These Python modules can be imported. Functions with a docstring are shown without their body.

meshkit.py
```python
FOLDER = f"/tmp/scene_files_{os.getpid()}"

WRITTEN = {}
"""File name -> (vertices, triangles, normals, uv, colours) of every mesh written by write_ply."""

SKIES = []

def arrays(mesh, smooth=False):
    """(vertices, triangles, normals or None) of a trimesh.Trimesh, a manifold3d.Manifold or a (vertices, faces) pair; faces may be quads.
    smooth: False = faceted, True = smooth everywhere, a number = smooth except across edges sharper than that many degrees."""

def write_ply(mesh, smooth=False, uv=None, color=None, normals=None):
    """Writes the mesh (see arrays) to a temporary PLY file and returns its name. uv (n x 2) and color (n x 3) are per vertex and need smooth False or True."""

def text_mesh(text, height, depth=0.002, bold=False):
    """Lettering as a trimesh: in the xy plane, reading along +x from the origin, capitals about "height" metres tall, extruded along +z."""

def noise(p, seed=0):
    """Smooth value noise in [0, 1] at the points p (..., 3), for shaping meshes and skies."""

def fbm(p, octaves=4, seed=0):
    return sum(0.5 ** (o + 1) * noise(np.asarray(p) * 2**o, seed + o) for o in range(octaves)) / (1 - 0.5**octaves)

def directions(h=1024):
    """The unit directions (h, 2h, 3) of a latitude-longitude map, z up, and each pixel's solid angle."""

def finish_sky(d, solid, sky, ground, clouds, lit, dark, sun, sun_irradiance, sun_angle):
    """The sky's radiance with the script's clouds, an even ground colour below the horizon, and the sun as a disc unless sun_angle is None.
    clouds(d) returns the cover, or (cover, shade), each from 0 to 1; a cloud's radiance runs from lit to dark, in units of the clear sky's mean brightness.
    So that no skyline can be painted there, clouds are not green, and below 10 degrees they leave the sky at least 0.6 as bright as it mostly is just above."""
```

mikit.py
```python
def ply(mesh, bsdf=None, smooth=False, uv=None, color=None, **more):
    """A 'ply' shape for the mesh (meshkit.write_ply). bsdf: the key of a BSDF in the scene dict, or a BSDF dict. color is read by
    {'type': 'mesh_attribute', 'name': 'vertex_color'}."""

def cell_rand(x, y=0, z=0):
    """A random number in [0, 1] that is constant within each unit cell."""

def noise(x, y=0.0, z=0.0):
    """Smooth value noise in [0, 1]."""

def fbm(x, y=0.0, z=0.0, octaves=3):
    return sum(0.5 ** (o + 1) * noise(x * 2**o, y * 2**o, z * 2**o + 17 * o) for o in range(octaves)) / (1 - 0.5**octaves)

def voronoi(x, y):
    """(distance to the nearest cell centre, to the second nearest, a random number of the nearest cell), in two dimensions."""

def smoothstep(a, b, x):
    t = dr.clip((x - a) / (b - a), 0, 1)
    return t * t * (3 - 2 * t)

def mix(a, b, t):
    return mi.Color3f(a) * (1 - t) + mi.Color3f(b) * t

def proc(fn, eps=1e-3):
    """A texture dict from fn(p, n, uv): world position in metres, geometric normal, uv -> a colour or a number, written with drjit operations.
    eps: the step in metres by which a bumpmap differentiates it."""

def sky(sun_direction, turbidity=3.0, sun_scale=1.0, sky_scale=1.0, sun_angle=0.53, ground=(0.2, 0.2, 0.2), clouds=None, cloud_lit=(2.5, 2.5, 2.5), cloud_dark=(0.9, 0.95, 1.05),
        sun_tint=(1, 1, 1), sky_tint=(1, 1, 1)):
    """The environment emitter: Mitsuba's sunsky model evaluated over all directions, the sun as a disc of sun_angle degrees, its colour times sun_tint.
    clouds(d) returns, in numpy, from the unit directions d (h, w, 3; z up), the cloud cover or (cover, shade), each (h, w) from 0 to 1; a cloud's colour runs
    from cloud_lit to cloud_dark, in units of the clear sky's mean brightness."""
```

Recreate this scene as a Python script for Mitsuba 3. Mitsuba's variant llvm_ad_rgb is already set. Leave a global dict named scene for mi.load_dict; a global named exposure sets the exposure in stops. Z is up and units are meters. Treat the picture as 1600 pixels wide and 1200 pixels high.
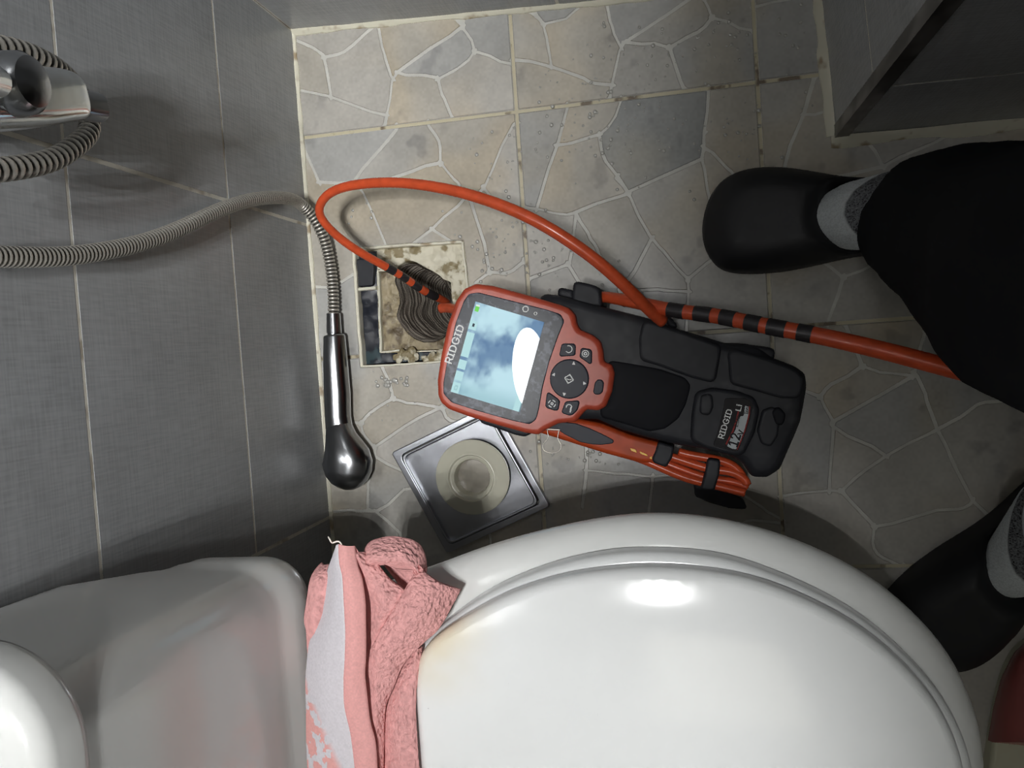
import math, random
import numpy as np, trimesh, manifold3d, shapely
import drjit as dr
import mitsuba as mi
import mikit, meshkit
from shapely.geometry import Polygon, LineString, Point, MultiPolygon, box as sbox
import shapely.ops
from shapely.ops import unary_union
from scipy.interpolate import CubicSpline, PchipInterpolator
from scipy.spatial import Delaunay

T = mi.ScalarTransform4f
rng = np.random.default_rng(7)
scene, labels = {}, {}

# ------------------------------------------------------------------ camera, lamps, exposure
# world: x to the right from the wall with the shower, y = 0 at the far wall (negative towards the toilet), z up, metres
EYE = np.array([0.4819, -0.4477, 1.1057])
FWD = np.array([-0.1908, -0.0398, -0.9808]); FWD /= np.linalg.norm(FWD)
DOWN = np.array([-0.0596, -0.9969, 0.0520]); DOWN -= FWD * (DOWN @ FWD); DOWN /= np.linalg.norm(DOWN)
RIGHT = np.cross(DOWN, FWD)
FOCAL = 1346.0
scene['camera'] = {'type': 'perspective', 'fov': 2 * math.degrees(math.atan(800 / FOCAL)), 'fov_axis': 'x', 'near_clip': 0.01, 'far_clip': 20.0,
                   'to_world': T().look_at(origin=EYE.tolist(), target=(EYE + FWD).tolist(), up=(-DOWN).tolist())}
exposure = 0.0
LAMP = np.array([0.42, -0.52, 2.2])
BEAMS = [((-0.30, -0.08, 0.0), 21.5, 11.0, 1.9), ((0.335, -0.87, 0.0), 11.2, 5.5, 1.02)]     # towards the drain and the left wall; towards the toilet, added to brighten the lid
for i, (dx, dy) in enumerate([(-.035, -.06), (.035, -.06), (-.035, .06), (.035, .06), (0, 0), (0, .09), (0, -.09)]):
    for j, (aim, cut, wid, power) in enumerate(BEAMS):  # cone edges shaped to leave the right side of the floor dim
        o = LAMP + [dx, dy, -0.02]
        scene[f'shaped_beam_{j}_{i}'] = {'type': 'spot', 'cutoff_angle': cut, 'beam_width': wid, 'intensity': {'type': 'rgb', 'value': [power, power, power * .99]},
                                       'to_world': T().look_at(origin=o.tolist(), target=(np.array(aim) + [dx, dy, 0]).tolist(), up=[0, 1, 0])}

# ------------------------------------------------------------------ helpers
def ray(px, py):
    return FWD + RIGHT * ((px - 800) / FOCAL) + DOWN * ((py - 600) / FOCAL)

def at(px, py, z=0.0):
    d = ray(px, py)
    return EYE + d * ((z - EYE[2]) / d[2])

def at_plane(px, py, pl):
    """pl = (a, b, c): z = a + b x + c y."""
    d = ray(px, py); a, b, c = pl
    t = (a + b * EYE[0] + c * EYE[1] - EYE[2]) / (d[2] - b * d[0] - c * d[1])
    return EYE + d * t

def at_x(px, py, X):
    d = ray(px, py)
    return EYE + d * ((X - EYE[0]) / d[0])

def flat(z):
    return (z, 0.0, 0.0)

def pts(px, z=0.0):
    return np.array([at(x, y, z)[:2] for x, y in px])

def ptsp(px, pl):
    return np.array([at_plane(x, y, pl)[:2] for x, y in px])

def crop(x0, y0, k, p):
    return [(x0 + x * k, y0 + y * k) for x, y in p]

def add(key, mesh, bsdf, smooth=30, label=None, category=None, group=None, kind=None, **more):
    n, base = 1, key
    while key in scene:
        key = f'{base}_{n:03d}'; n += 1
    scene[key] = mikit.ply(mesh, bsdf, smooth=smooth, **more)
    tag(key, label, category, group, kind)
    return key

def tag(key, label=None, category=None, group=None, kind=None):
    d = {k: v for k, v in dict(label=label, category=category, group=group, kind=kind).items() if v}
    if d:
        labels[key] = {**labels.get(key, {}), **d}

def ring_normals(p):
    a, b = np.roll(p, 1, 0), np.roll(p, -1, 0)
    e0, e1 = p - a, b - p
    e0 /= np.linalg.norm(e0, axis=1, keepdims=True) + 1e-12
    e1 /= np.linalg.norm(e1, axis=1, keepdims=True) + 1e-12
    n = np.c_[-(e0[:, 1] + e1[:, 1]), e0[:, 0] + e1[:, 0]]
    ln = np.linalg.norm(n, axis=1, keepdims=True) + 1e-12
    return n / ln / np.maximum(ln / 2, 0.5)

def resample(p, step, closed=True):
    q = np.vstack([p, p[:1]]) if closed else np.asarray(p)
    s = np.r_[0, np.cumsum(np.linalg.norm(np.diff(q, axis=0), axis=1))]
    n = max(int(round(s[-1] / step)), 8 if closed else 2)
    t = np.linspace(0, s[-1], n + 1)
    out = np.c_[[np.interp(t, s, q[:, i]) for i in range(q.shape[1])]].T
    return out[:-1] if closed else out

def smooth_outline(p, n=200):
    """closed smooth curve through the points"""
    p = np.asarray(p, float); q = np.vstack([p, p[:1]])
    s = np.r_[0, np.cumsum(np.sqrt(np.linalg.norm(np.diff(q, axis=0), axis=1)))]
    return CubicSpline(s, q, bc_type='periodic')(np.linspace(0, s[-1], n, endpoint=False))

def smooth_path(p, n=100):
    p = np.asarray(p, float)
    s = np.r_[0, np.cumsum(np.sqrt(np.linalg.norm(np.diff(p, axis=0), axis=1)))]
    return CubicSpline(s, p)(np.linspace(0, s[-1], n))

def rounded(p, r):
    g = Polygon(p).buffer(0).buffer(-r, quad_segs=6).buffer(2 * r, quad_segs=6).buffer(-r, quad_segs=6)
    if isinstance(g, MultiPolygon):
        g = max(g.geoms, key=lambda a: a.area)
    return g

def dome(outline, z0, r=0.003, height=None, pl=(0, 0, 0), step=0.003, holes=(), inner=None, k=4, bottom=True):
    """Solid over an outline (m x 2): flat bottom at pl + z0... top at pl(x,y)+height(x,y,d) with edges rounded by r.
    height: number or fn(xy, d) of the points and their distance from the outline."""
    g = outline if isinstance(outline, Polygon) else Polygon(outline)
    if not g.is_valid:
        g = g.buffer(0)
        if isinstance(g, MultiPolygon): g = max(g.geoms, key=lambda a: a.area)
    if holes:
        g = g.difference(unary_union([h if isinstance(h, Polygon) else Polygon(h) for h in holes]))
        if isinstance(g, MultiPolygon): g = max(g.geoms, key=lambda a: a.area)
    g = shapely.geometry.polygon.orient(g)
    hf = height if callable(height) else (lambda xy, d: np.full(len(xy), float(height)))
    plane = lambda xy: pl[0] + pl[1] * xy[:, 0] + pl[2] * xy[:, 1]
    V, F, nv = [], [], 0
    last = []
    offs = [r * (1 - math.cos(math.pi / 2 * i / k)) for i in range(k + 1)]
    drops = [r * (1 - math.sin(math.pi / 2 * i / k)) for i in range(k + 1)]
    loops = [np.array(g.exterior.coords)[:-1]] + [np.array(h.coords)[:-1] for h in g.interiors]
    bots = []
    for lp in loops:
        lp = resample(lp, step)
        nrm = ring_normals(lp)
        n = len(lp)
        rows = [np.c_[lp, plane(lp) + z0]]
        for o, dz in zip(offs, drops):
            q = lp + nrm * o
            rows.append(np.c_[q, plane(q) + hf(q, np.full(n, o)) - dz])
        idx = []
        for row in rows:
            V.append(row); idx.append(np.arange(nv, nv + n)); nv += n
        for a, b in zip(idx[:-1], idx[1:]):
            a2, b2 = np.roll(a, -1), np.roll(b, -1)
            F.append(np.c_[a, a2, b2]); F.append(np.c_[a, b2, b])
        last.append((idx[-1], rows[-1][:, :2])); bots.append((idx[0], lp))
    def cap(rings, up):
        nonlocal nv
        P = np.vstack([x[1] for x in rings]); I = np.concatenate([x[0] for x in rings])
        poly = Polygon(rings[0][1], [x[1] for x in rings[1:]])
        if not poly.is_valid: poly = poly.buffer(0)
        extra = np.zeros((0, 2))
        if up and inner:
            x0, y0, x1, y1 = poly.bounds
            gx, gy = np.meshgrid(np.arange(x0, x1, inner), np.arange(y0, y1, inner))
            gx[::2] += inner / 2
            extra = np.c_[gx.ravel(), gy.ravel()]
            keep = shapely.contains_xy(poly.buffer(-inner * 0.55), extra[:, 0], extra[:, 1])
            extra = extra[keep]
        A = np.vstack([P, extra])
        if len(extra):
            dd = shapely.distance(shapely.points(extra), g.boundary)
            V.append(np.c_[extra, plane(extra) + hf(extra, dd)])
            I = np.r_[I, np.arange(nv, nv + len(extra))]; nv += len(extra)
        tri = Delaunay(A).simplices
        c = A[tri].mean(1)
        tri = tri[shapely.contains_xy(poly, c[:, 0], c[:, 1])]
        e1, e2 = A[tri[:, 1]] - A[tri[:, 0]], A[tri[:, 2]] - A[tri[:, 0]]
        cr = e1[:, 0] * e2[:, 1] - e1[:, 1] * e2[:, 0]
        tri = tri[np.abs(cr) > 1e-14]; cr = cr[np.abs(cr) > 1e-14]
        tri[cr < 0] = tri[cr < 0][:, ::-1]
        if not up: tri = tri[:, ::-1]
        F.append(I[tri])
    cap(last, True)
    if bottom: cap(bots, False)
    return trimesh.Trimesh(np.vstack(V), np.vstack(F), process=False)

def tube(path, rad, sides=16, section=None, caps=True):
    """sweep of circles (rad number or per point) or of ellipses section = (lateral, vertical) per point"""
    p = np.asarray(path, float); n = len(p)
    t = np.gradient(p, axis=0); t /= np.linalg.norm(t, axis=1, keepdims=True) + 1e-12
    up = np.array([0, 0, 1.0])
    if section is not None:
        a = np.cross(t, up); a /= np.linalg.norm(a, axis=1, keepdims=True) + 1e-12
        b = np.cross(a, t)
        ra, rb = section
    else:
        a = np.zeros_like(p)
        v = np.cross(t[0], up if abs(t[0][2]) < .9 else [1, 0, 0]); a[0] = v / np.linalg.norm(v)
        for i in range(1, n):
            v = a[i - 1] - t[i] * (a[i - 1] @ t[i]); a[i] = v / (np.linalg.norm(v) + 1e-12)
        b = np.cross(t, a); ra = rb = np.broadcast_to(rad, (n,))
    th = np.arange(sides) * 2 * np.pi / sides
    ra, rb = np.broadcast_to(ra, (n,)), np.broadcast_to(rb, (n,))
    v = p[:, None] + ra[:, None, None] * np.cos(th)[None, :, None] * a[:, None] + rb[:, None, None] * np.sin(th)[None, :, None] * b[:, None]
    i, j = np.meshgrid(np.arange(n - 1), np.arange(sides), indexing='ij')
    A, B, C, D = i * sides + j, i * sides + (j + 1) % sides, (i + 1) * sides + (j + 1) % sides, (i + 1) * sides + j
    f = np.vstack([np.c_[A.ravel(), C.ravel(), B.ravel()], np.c_[A.ravel(), D.ravel(), C.ravel()]])
    f = f[:, ::-1]
    v = v.reshape(-1, 3)
    if caps:
        m = len(v); v = np.vstack([v, p[:1], p[-1:]])
        k = np.arange(sides)
        f = np.vstack([f, np.c_[k * 0 + m, (k + 1) % sides, k], np.c_[k * 0 + m + 1, (n - 1) * sides + k, (n - 1) * sides + (k + 1) % sides]])
    me = trimesh.Trimesh(v, f, process=False)
    if me.volume < 0: me.invert()
    return me

def lathe(prof, n=64, center=(0, 0, 0)):
    m = trimesh.creation.revolve(np.asarray(prof, float), sections=n)
    m.apply_translation(center)
    return m

def loft(rings, cap=True):
    """rings (n, m, 3), same m, closed"""
    R = np.asarray(rings, float); n, m = R.shape[:2]
    i, j = np.meshgrid(np.arange(n - 1), np.arange(m), indexing='ij')
    A, B, C, D = i * m + j, i * m + (j + 1) % m, (i + 1) * m + (j + 1) % m, (i + 1) * m + j
    f = [np.c_[A.ravel(), B.ravel(), C.ravel()], np.c_[A.ravel(), C.ravel(), D.ravel()]]
    v = R.reshape(-1, 3)
    if cap:
        k = np.arange(m); c = len(v)
        v = np.vstack([v, R[0].mean(0), R[-1].mean(0)])
        f += [np.c_[k * 0 + c, (k + 1) % m, k], np.c_[k * 0 + c + 1, (n - 1) * m + k, (n - 1) * m + (k + 1) % m]]
    me = trimesh.Trimesh(v, np.vstack(f), process=False)
    if me.volume < 0: me.invert()
    return me

def boxm(lo, hi, r=0.0):
    lo, hi = np.array(lo, float), np.array(hi, float)
    if r <= 0:
        m = trimesh.creation.box(hi - lo); m.apply_translation((lo + hi) / 2); return m
    s = [manifold3d.Manifold.sphere(r, 16).translate([x, y, z]) for x in (lo[0] + r, hi[0] - r) for y in (lo[1] + r, hi[1] - r) for z in (lo[2] + r, hi[2] - r)]
    m = manifold3d.Manifold.batch_hull(s).to_mesh()
    return trimesh.Trimesh(m.vert_properties[:, :3], m.tri_verts, process=False)

cat = trimesh.util.concatenate

# ------------------------------------------------------------------ materials
N, FB, SM, MX = mikit.noise, mikit.fbm, mikit.smoothstep, mikit.mix

def rgb(*c): return {'type': 'rgb', 'value': list(c)}

def mat(key, color, rough=0.5, metal=0.0, spec=0.5, bump=None, scale=0.001, **k):
    b = {'type': 'principled', 'base_color': mikit.proc(color) if callable(color) else rgb(*color),
         'roughness': mikit.proc(rough) if callable(rough) else float(rough), 'metallic': float(metal), 'specular': float(spec), **k}
    if bump is not None:
        b = {'type': 'bumpmap', 'arbitrary': mikit.proc(bump, eps=4e-4), 'scale': float(scale), 'bsdf': b}
    scene[key] = {'type': 'twosided', 'bsdf': b}
    return key

def stone_color(base, seed, dark=0.75):
    base = np.array(base)
    def fn(p, n, uv):
        a = FB(p.x * 14 + seed, p.y * 14, 3.1 + seed, 4)
        b = FB(p.x * 55, p.y * 55 + seed, 1.7, 3)
        c = N(p.x * 320, p.y * 320, seed)
        warm = SM(.5, .75, FB(p.x * 9, p.y * 9 + seed * 3, 8.0, 2))
        spot = SM(.62, .75, FB(p.x * 30 + 7, p.y * 30, seed + .5, 3))
        col = mi.Color3f(*(float(x) for x in base)) * (0.62 + 0.5 * a + 0.22 * b + .12 * c)
        col = MX(col, col * mi.Color3f(1.06, 1.0, .90), warm)
        return MX(col, col * mi.Color3f(.68, .68, .7), spot * .7)
    return fn

STONES = [((.31, .30, .275), 1), ((.325, .305, .265), 2), ((.28, .278, .265), 3), ((.335, .32, .29), 4), ((.215, .22, .215), 5)]
for i, (c, s) in enumerate(STONES):
    mat(f'stone_{i}', stone_color(c, s), lambda p, n, uv: .2 + .28 * FB(p.x * 18, p.y * 18, 5.0, 3), spec=.5,
        bump=None)
mat('stone_joint', lambda p, n, uv: mi.Color3f(.46, .455, .42) * (.75 + .4 * FB(p.x * 60, p.y * 60, .3, 3)), .3)
mat('grout', lambda p, n, uv: MX(mi.Color3f(.42, .38, .27), mi.Color3f(.12, .09, .06), SM(.58, .72, FB(p.x * 70, p.y * 70, p.z * 70, 3))), .45)
mat('caulk', lambda p, n, uv: MX(mi.Color3f(.55, .53, .43), mi.Color3f(.28, .22, .14), SM(.6, .8, FB(p.x * 60, p.y * 60, p.z * 60, 3))), .35)

def wall_fn(seed):
    def fn(p, n, uv):
        a = FB(p.x * 9 + seed, p.y * 9, p.z * 9, 3)
        w = N(p.y * 700 + p.x * 700, p.z * 60, seed) * .5 + N(p.y * 60 + p.x * 60, p.z * 700, seed + 2) * .5
        return mi.Color3f(.255, .264, .272) * (.72 + .32 * a + .3 * w)
    return fn
for i in range(2):
    mat(f'wall_tile_{i}', wall_fn(3.0 + 9 * i), .34, spec=.45)
mat('wall_grout', lambda p, n, uv: MX(mi.Color3f(.50, .48, .42), mi.Color3f(.3, .27, .22), SM(.5, .75, FB(p.x * 40, p.y * 40, p.z * 40, 3))), .6)
mat('wall_paint', (.55, .55, .53), .7)
mat('ceiling_paint', (.75, .75, .73), .7)
mat('ceramic', lambda p, n, uv: mi.Color3f(.69, .70, .685) * (.96 + .06 * FB(p.x * 6, p.y * 6, p.z * 6, 2)), .16, spec=.5)

def lid_fn(p, n, uv):
    e = SM(.0, .05, p.x - .29 + (p.y + .78) * -.25)
    stain = (1 - SM(.255, .335, p.x)) * SM(-.74, -.66, p.y) * FB(p.x * 30, p.y * 30, 2.0, 3)
    speck = SM(.955, .985, N(p.x * 260, p.y * 260, 4.2))
    c = MX(mi.Color3f(.76, .775, .775), mi.Color3f(.70, .62, .44), dr.clip(stain * 2.2, 0, .8))
    return MX(c, mi.Color3f(.42, .42, .42), speck * .5)
mat('lid_plastic', lid_fn, .12, spec=.5)
mat('seat_plastic', (.72, .735, .735), .18)
mat('chrome', lambda p, n, uv: mi.Color3f(.74, .77, .78) * (.8 + .3 * FB(p.x * 70, p.y * 70, p.z * 70, 3)), .14, metal=1.0)
mat('dark_chrome', lambda p, n, uv: mi.Color3f(.36, .37, .385) * (.85 + .25 * FB(p.x * 50, p.y * 50, p.z * 50, 3)), .2, metal=1.0)
mat('steel_hose', (.66, .63, .57), .34, metal=.75)
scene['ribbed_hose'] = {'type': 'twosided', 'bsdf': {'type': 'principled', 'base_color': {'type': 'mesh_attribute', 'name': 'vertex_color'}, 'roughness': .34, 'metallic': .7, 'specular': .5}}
mat('stainless', lambda p, n, uv: mi.Color3f(.36, .37, .40) * (.75 + .4 * FB(p.x * 40, p.y * 40, p.z * 40, 4)), lambda p, n, uv: .18 + .2 * FB(p.x * 30, p.y * 30, 1.0, 3), metal=1.0)
mat('black_plastic', lambda p, n, uv: mi.Color3f(.016, .017, .021) * (.7 + .6 * FB(p.x * 90, p.y * 90, p.z * 90, 3)), .55, spec=.25)
mat('black_grip', (.006, .0065, .009), .7, spec=.2)
mat('body_grey', lambda p, n, uv: MX(mi.Color3f(.017, .018, .022), mi.Color3f(.036, .037, .04), SM(.5, .8, FB(p.x * 35, p.y * 35, p.z * 35, 4))), .55, spec=.25)
mat('red_rubber', lambda p, n, uv: mi.Color3f(.40, .060, .030) * (.8 + .35 * FB(p.x * 60, p.y * 60, p.z * 60, 3)), .42)
mat('bezel', lambda p, n, uv: MX(mi.Color3f(.014, .018, .028), mi.Color3f(.10, .11, .14), SM(.48, .75, FB(p.x * 170, p.y * 170, 1.0, 4)) * .8), .35, spec=.25)
mat('button', (.020, .022, .032), .5, spec=.3)
mat('white_print', (.62, .62, .62), .5)
mat('label_black', (.010, .009, .010), .6, spec=.2)
mat('label_red', (.20, .02, .018), .6, spec=.2)
mat('label_grey', (.40, .43, .44), .6, spec=.2)
mat('label_yellow', (.75, .42, .02), .4)
mat('orange_cable', lambda p, n, uv: mi.Color3f(.50, .070, .023) * (.8 + .35 * FB(p.x * 120, p.y * 120, p.z * 120, 3)), .28)
mat('orange_sleeve', lambda p, n, uv: mi.Color3f(.42, .055, .012) * (.45 + .8 * FB(p.x * 50, p.y * 50, p.z * 50, 3)), .5, spec=.3)
mat('cable_tape', (.016, .014, .016), .4)
mat('plaster', lambda p, n, uv: MX(mi.Color3f(.56, .53, .42), mi.Color3f(.22, .18, .10), SM(.55, .72, FB(p.x * 75, p.y * 75, 2.0, 4))), .55,
    bump=lambda p, n, uv: FB(p.x * 120, p.y * 120, 1.0, 4), scale=.004)
mat('muddy_plaster', lambda p, n, uv: MX(mi.Color3f(.30, .25, .16), mi.Color3f(.10, .075, .045), SM(.4, .7, FB(p.x * 90, p.y * 90, p.z * 40, 4))), .5,
    bump=lambda p, n, uv: FB(p.x * 150, p.y * 150, 1.0, 4), scale=.004)
mat('pipe_scale', lambda p, n, uv: MX(mi.Color3f(.38, .34, .29), mi.Color3f(.07, .06, .05), SM(.30, .60, FB(p.x * 22, p.y * 30, p.z * 330 + p.x * 60, 4))), .4)
mat('tar', lambda p, n, uv: MX(mi.Color3f(.010, .012, .018), mi.Color3f(.035, .055, .062), SM(.62, .75, FB(p.x * 60, p.y * 45, 4.0, 3))), .3, spec=.3)
mat('cream_plastic', lambda p, n, uv: mi.Color3f(.50, .49, .40) * (.9 + .15 * FB(p.x * 40, p.y * 40, p.z * 40, 3)), .28)
mat('wet_floor_spot', lambda p, n, uv: mi.Color3f(.27, .25, .21) * (.7 + .5 * FB(p.x * 90, p.y * 90, 2.0, 3)), .2)
terry_b = lambda p, n, uv: FB(p.x * 420, p.y * 420, p.z * 420, 2)
mat('terry', lambda p, n, uv: mi.Color3f(.72, .365, .355) * (.72 + .46 * FB(p.x * 260, p.y * 260, p.z * 260, 3)), .9, spec=.1, sheen=.4, bump=terry_b, scale=.0035)
mat('towel_band', lambda p, n, uv: mi.Color3f(.72, .36, .345) * (.9 + .16 * N(p.x * 800, p.y * 800, p.z * 800)), .8, spec=.15, sheen=.3)
def print_fn(p, n, uv):
    w0 = .150 + dr.maximum(0, -.695 - p.y) * .42
    lace = SM(.46, .51, FB(p.x * 210, p.y * 160, 3.0, 4)) * (1 - SM(w0, w0 + .010, p.x)) * SM(.675, .70, -p.y)
    return MX(mi.Color3f(.60, .575, .61), mi.Color3f(.70, .36, .34), lace) * (.92 + .12 * N(p.x * 700, p.y * 700, p.z * 700))
mat('towel_print', print_fn, .85, spec=.1)
mat('thread', (.8, .72, .66), .8)
mat('trouser', lambda p, n, uv: mi.Color3f(.0045, .005, .0062) * (.8 + .4 * FB(p.x * 30, p.y * 30, p.z * 30, 3)), .8, spec=.1)
mat('clog_rubber', lambda p, n, uv: mi.Color3f(.010, .0105, .012) * (.8 + .5 * FB(p.x * 40, p.y * 40, p.z * 40, 3)), .55, spec=.3)
def sock_fn(p, n, uv):
    w = N(p.x * 900, p.y * 900, p.z * 300)
    band = SM(.092, .095, p.z) * (1 - SM(.112, .115, p.z))
    c = MX(mi.Color3f(.46, .49, .50), mi.Color3f(.05, .05, .055), band * (.55 + .6 * w))
    return c * (.85 + .3 * w)
mat('sock', sock_fn, .9, spec=.1)
mat('skin', (.45, .28, .2), .5)
mat('slipper_rubber', (.27, .075, .07), .25)
mat('slipper_sole', (.46, .45, .34), .4)
mat('trim_metal', lambda p, n, uv: MX(mi.Color3f(.035, .032, .03), mi.Color3f(.10, .095, .09), SM(.45, .7, FB(p.x * 30, p.y * 30, p.z * 12, 3))), .3, metal=.3)
mat('lamp_body', (.7, .7, .7), .5)
mat('water', (.30, .295, .27), .25, spec=1.0)

# ------------------------------------------------------------------ room shell
XMAX, YMIN, ZTOP = 1.55, -1.75, 2.3
FAR0, FAR1 = np.array([0.0, 0.0]), np.array([0.70, -0.034])          # the far wall runs slightly askew
DUCT = [(0.6735, -0.03), (0.6838, -0.2184), (1.60, -0.235)]           # boxed-in duct in the far right corner
drain_px = [(553, 389), (722, 377), (733, 470), (738, 560), (565, 572)]
drain_poly = Polygon(pts(drain_px))
room = Polygon([(0, 0), (DUCT[0][0], -0.0327), DUCT[1], (XMAX, -.234), (XMAX, YMIN), (0, YMIN)])
gb = room.buffer(.02).difference(drain_poly)
add('floor', dome(gb, -0.13, .0005, -0.0030, step=.05), 'grout', False, 'floor of square tiles printed as crazy paving', kind='structure')

joints = []
J = lambda x0, y0, k, *ls: joints.extend([crop(x0, y0, k, l) for l in ls])
J(440, 0, .25,
  [(85, 246), (180, 290), (240, 330), (262, 357)], [(262, 357), (380, 330), (440, 285), (500, 225), (580, 160), (600, 150), (585, 125)], [(262, 357), (275, 420), (290, 500), (310, 602)],
  [(110, 562), (180, 575), (310, 605), (430, 650), (560, 700), (655, 718)], [(600, 150), (620, 260), (645, 350), (670, 430), (690, 490)], [(655, 718), (638, 810)],
  [(655, 718), (680, 600), (690, 500), (725, 447)], [(725, 447), (830, 370), (930, 300), (1060, 220), (1130, 165)], [(1130, 165), (1135, 85)], [(1130, 165), (1070, 95), (1050, 85)],
  [(1130, 165), (1190, 260), (1205, 320)], [(1205, 320), (1290, 345), (1370, 385), (1455, 400)], [(1205, 320), (1160, 385), (1080, 440), (975, 495)],
  [(725, 455), (800, 475), (880, 465), (975, 490)], [(975, 490), (1000, 580), (1040, 670), (1072, 760)],
  [(122, 890), (180, 1020), (235, 1140)], [(720, 805), (660, 880), (580, 970), (500, 1060), (450, 1135)], [(235, 1140), (340, 1145), (450, 1135)], [(918, 790), (980, 870), (995, 930), (990, 1020)],
  [(990, 1020), (900, 1035), (800, 1075), (660, 1125), (450, 1135)], [(990, 1020), (1060, 1100), (1130, 1180), (1165, 1215)], [(1452, 770), (1380, 900), (1300, 1100), (1262, 1175)])
J(440, 270, .25,
  [(1165, 130), (1230, 135), (1262, 90)], [(1262, 90), (1310, 150), (1360, 215), (1500, 240)], [(450, 50), (500, 115), (560, 240), (610, 350), (648, 450)], [(1165, 130), (1110, 200), (1020, 270), (940, 350), (830, 432)],
  [(940, 350), (1040, 415)], [(1165, 130), (1200, 230), (1230, 330), (1270, 450), (1300, 620)], [(1300, 620), (1420, 630), (1520, 545)], [(1300, 620), (1220, 680)],
  [(190, 712), (280, 715), (355, 695), (435, 640)])
J(800, 0, .25,
  [(0, 40), (100, 70), (170, 115), (195, 148)], [(195, 148), (330, 122), (400, 60), (470, 5), (500, -20)], [(195, 148), (220, 260), (250, 408)], [(20, 370), (120, 385), (250, 415), (400, 470), (500, 515), (625, 530)],
  [(575, -30), (610, 120), (640, 210), (675, 300)], [(625, 530), (605, 630)], [(625, 530), (650, 420), (670, 320), (705, 262)], [(705, 262), (850, 170), (970, 90), (1110, -10), (1160, -40)],
  [(1200, -20), (1225, 50), (1250, 110)], [(1250, 110), (1340, 135), (1430, 175), (1520, 198)], [(1250, 110), (1190, 185), (1090, 235), (985, 297)], [(705, 262), (800, 275), (880, 270), (985, 297)],
  [(985, 297), (1010, 380), (1050, 490), (1085, 580)],
  [(345, 675), (320, 770), (290, 880), (265, 950), (220, 1080), (155, 1305)], [(285, 912), (400, 885), (545, 840)], [(682, 625), (655, 710), (610, 785), (548, 838)],
  [(545, 840), (560, 960), (620, 1060), (690, 1130), (725, 1210)], [(1230, 560), (1220, 700), (1195, 880), (1200, 925)],
  [(80, 0), (195, 148)])
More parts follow.
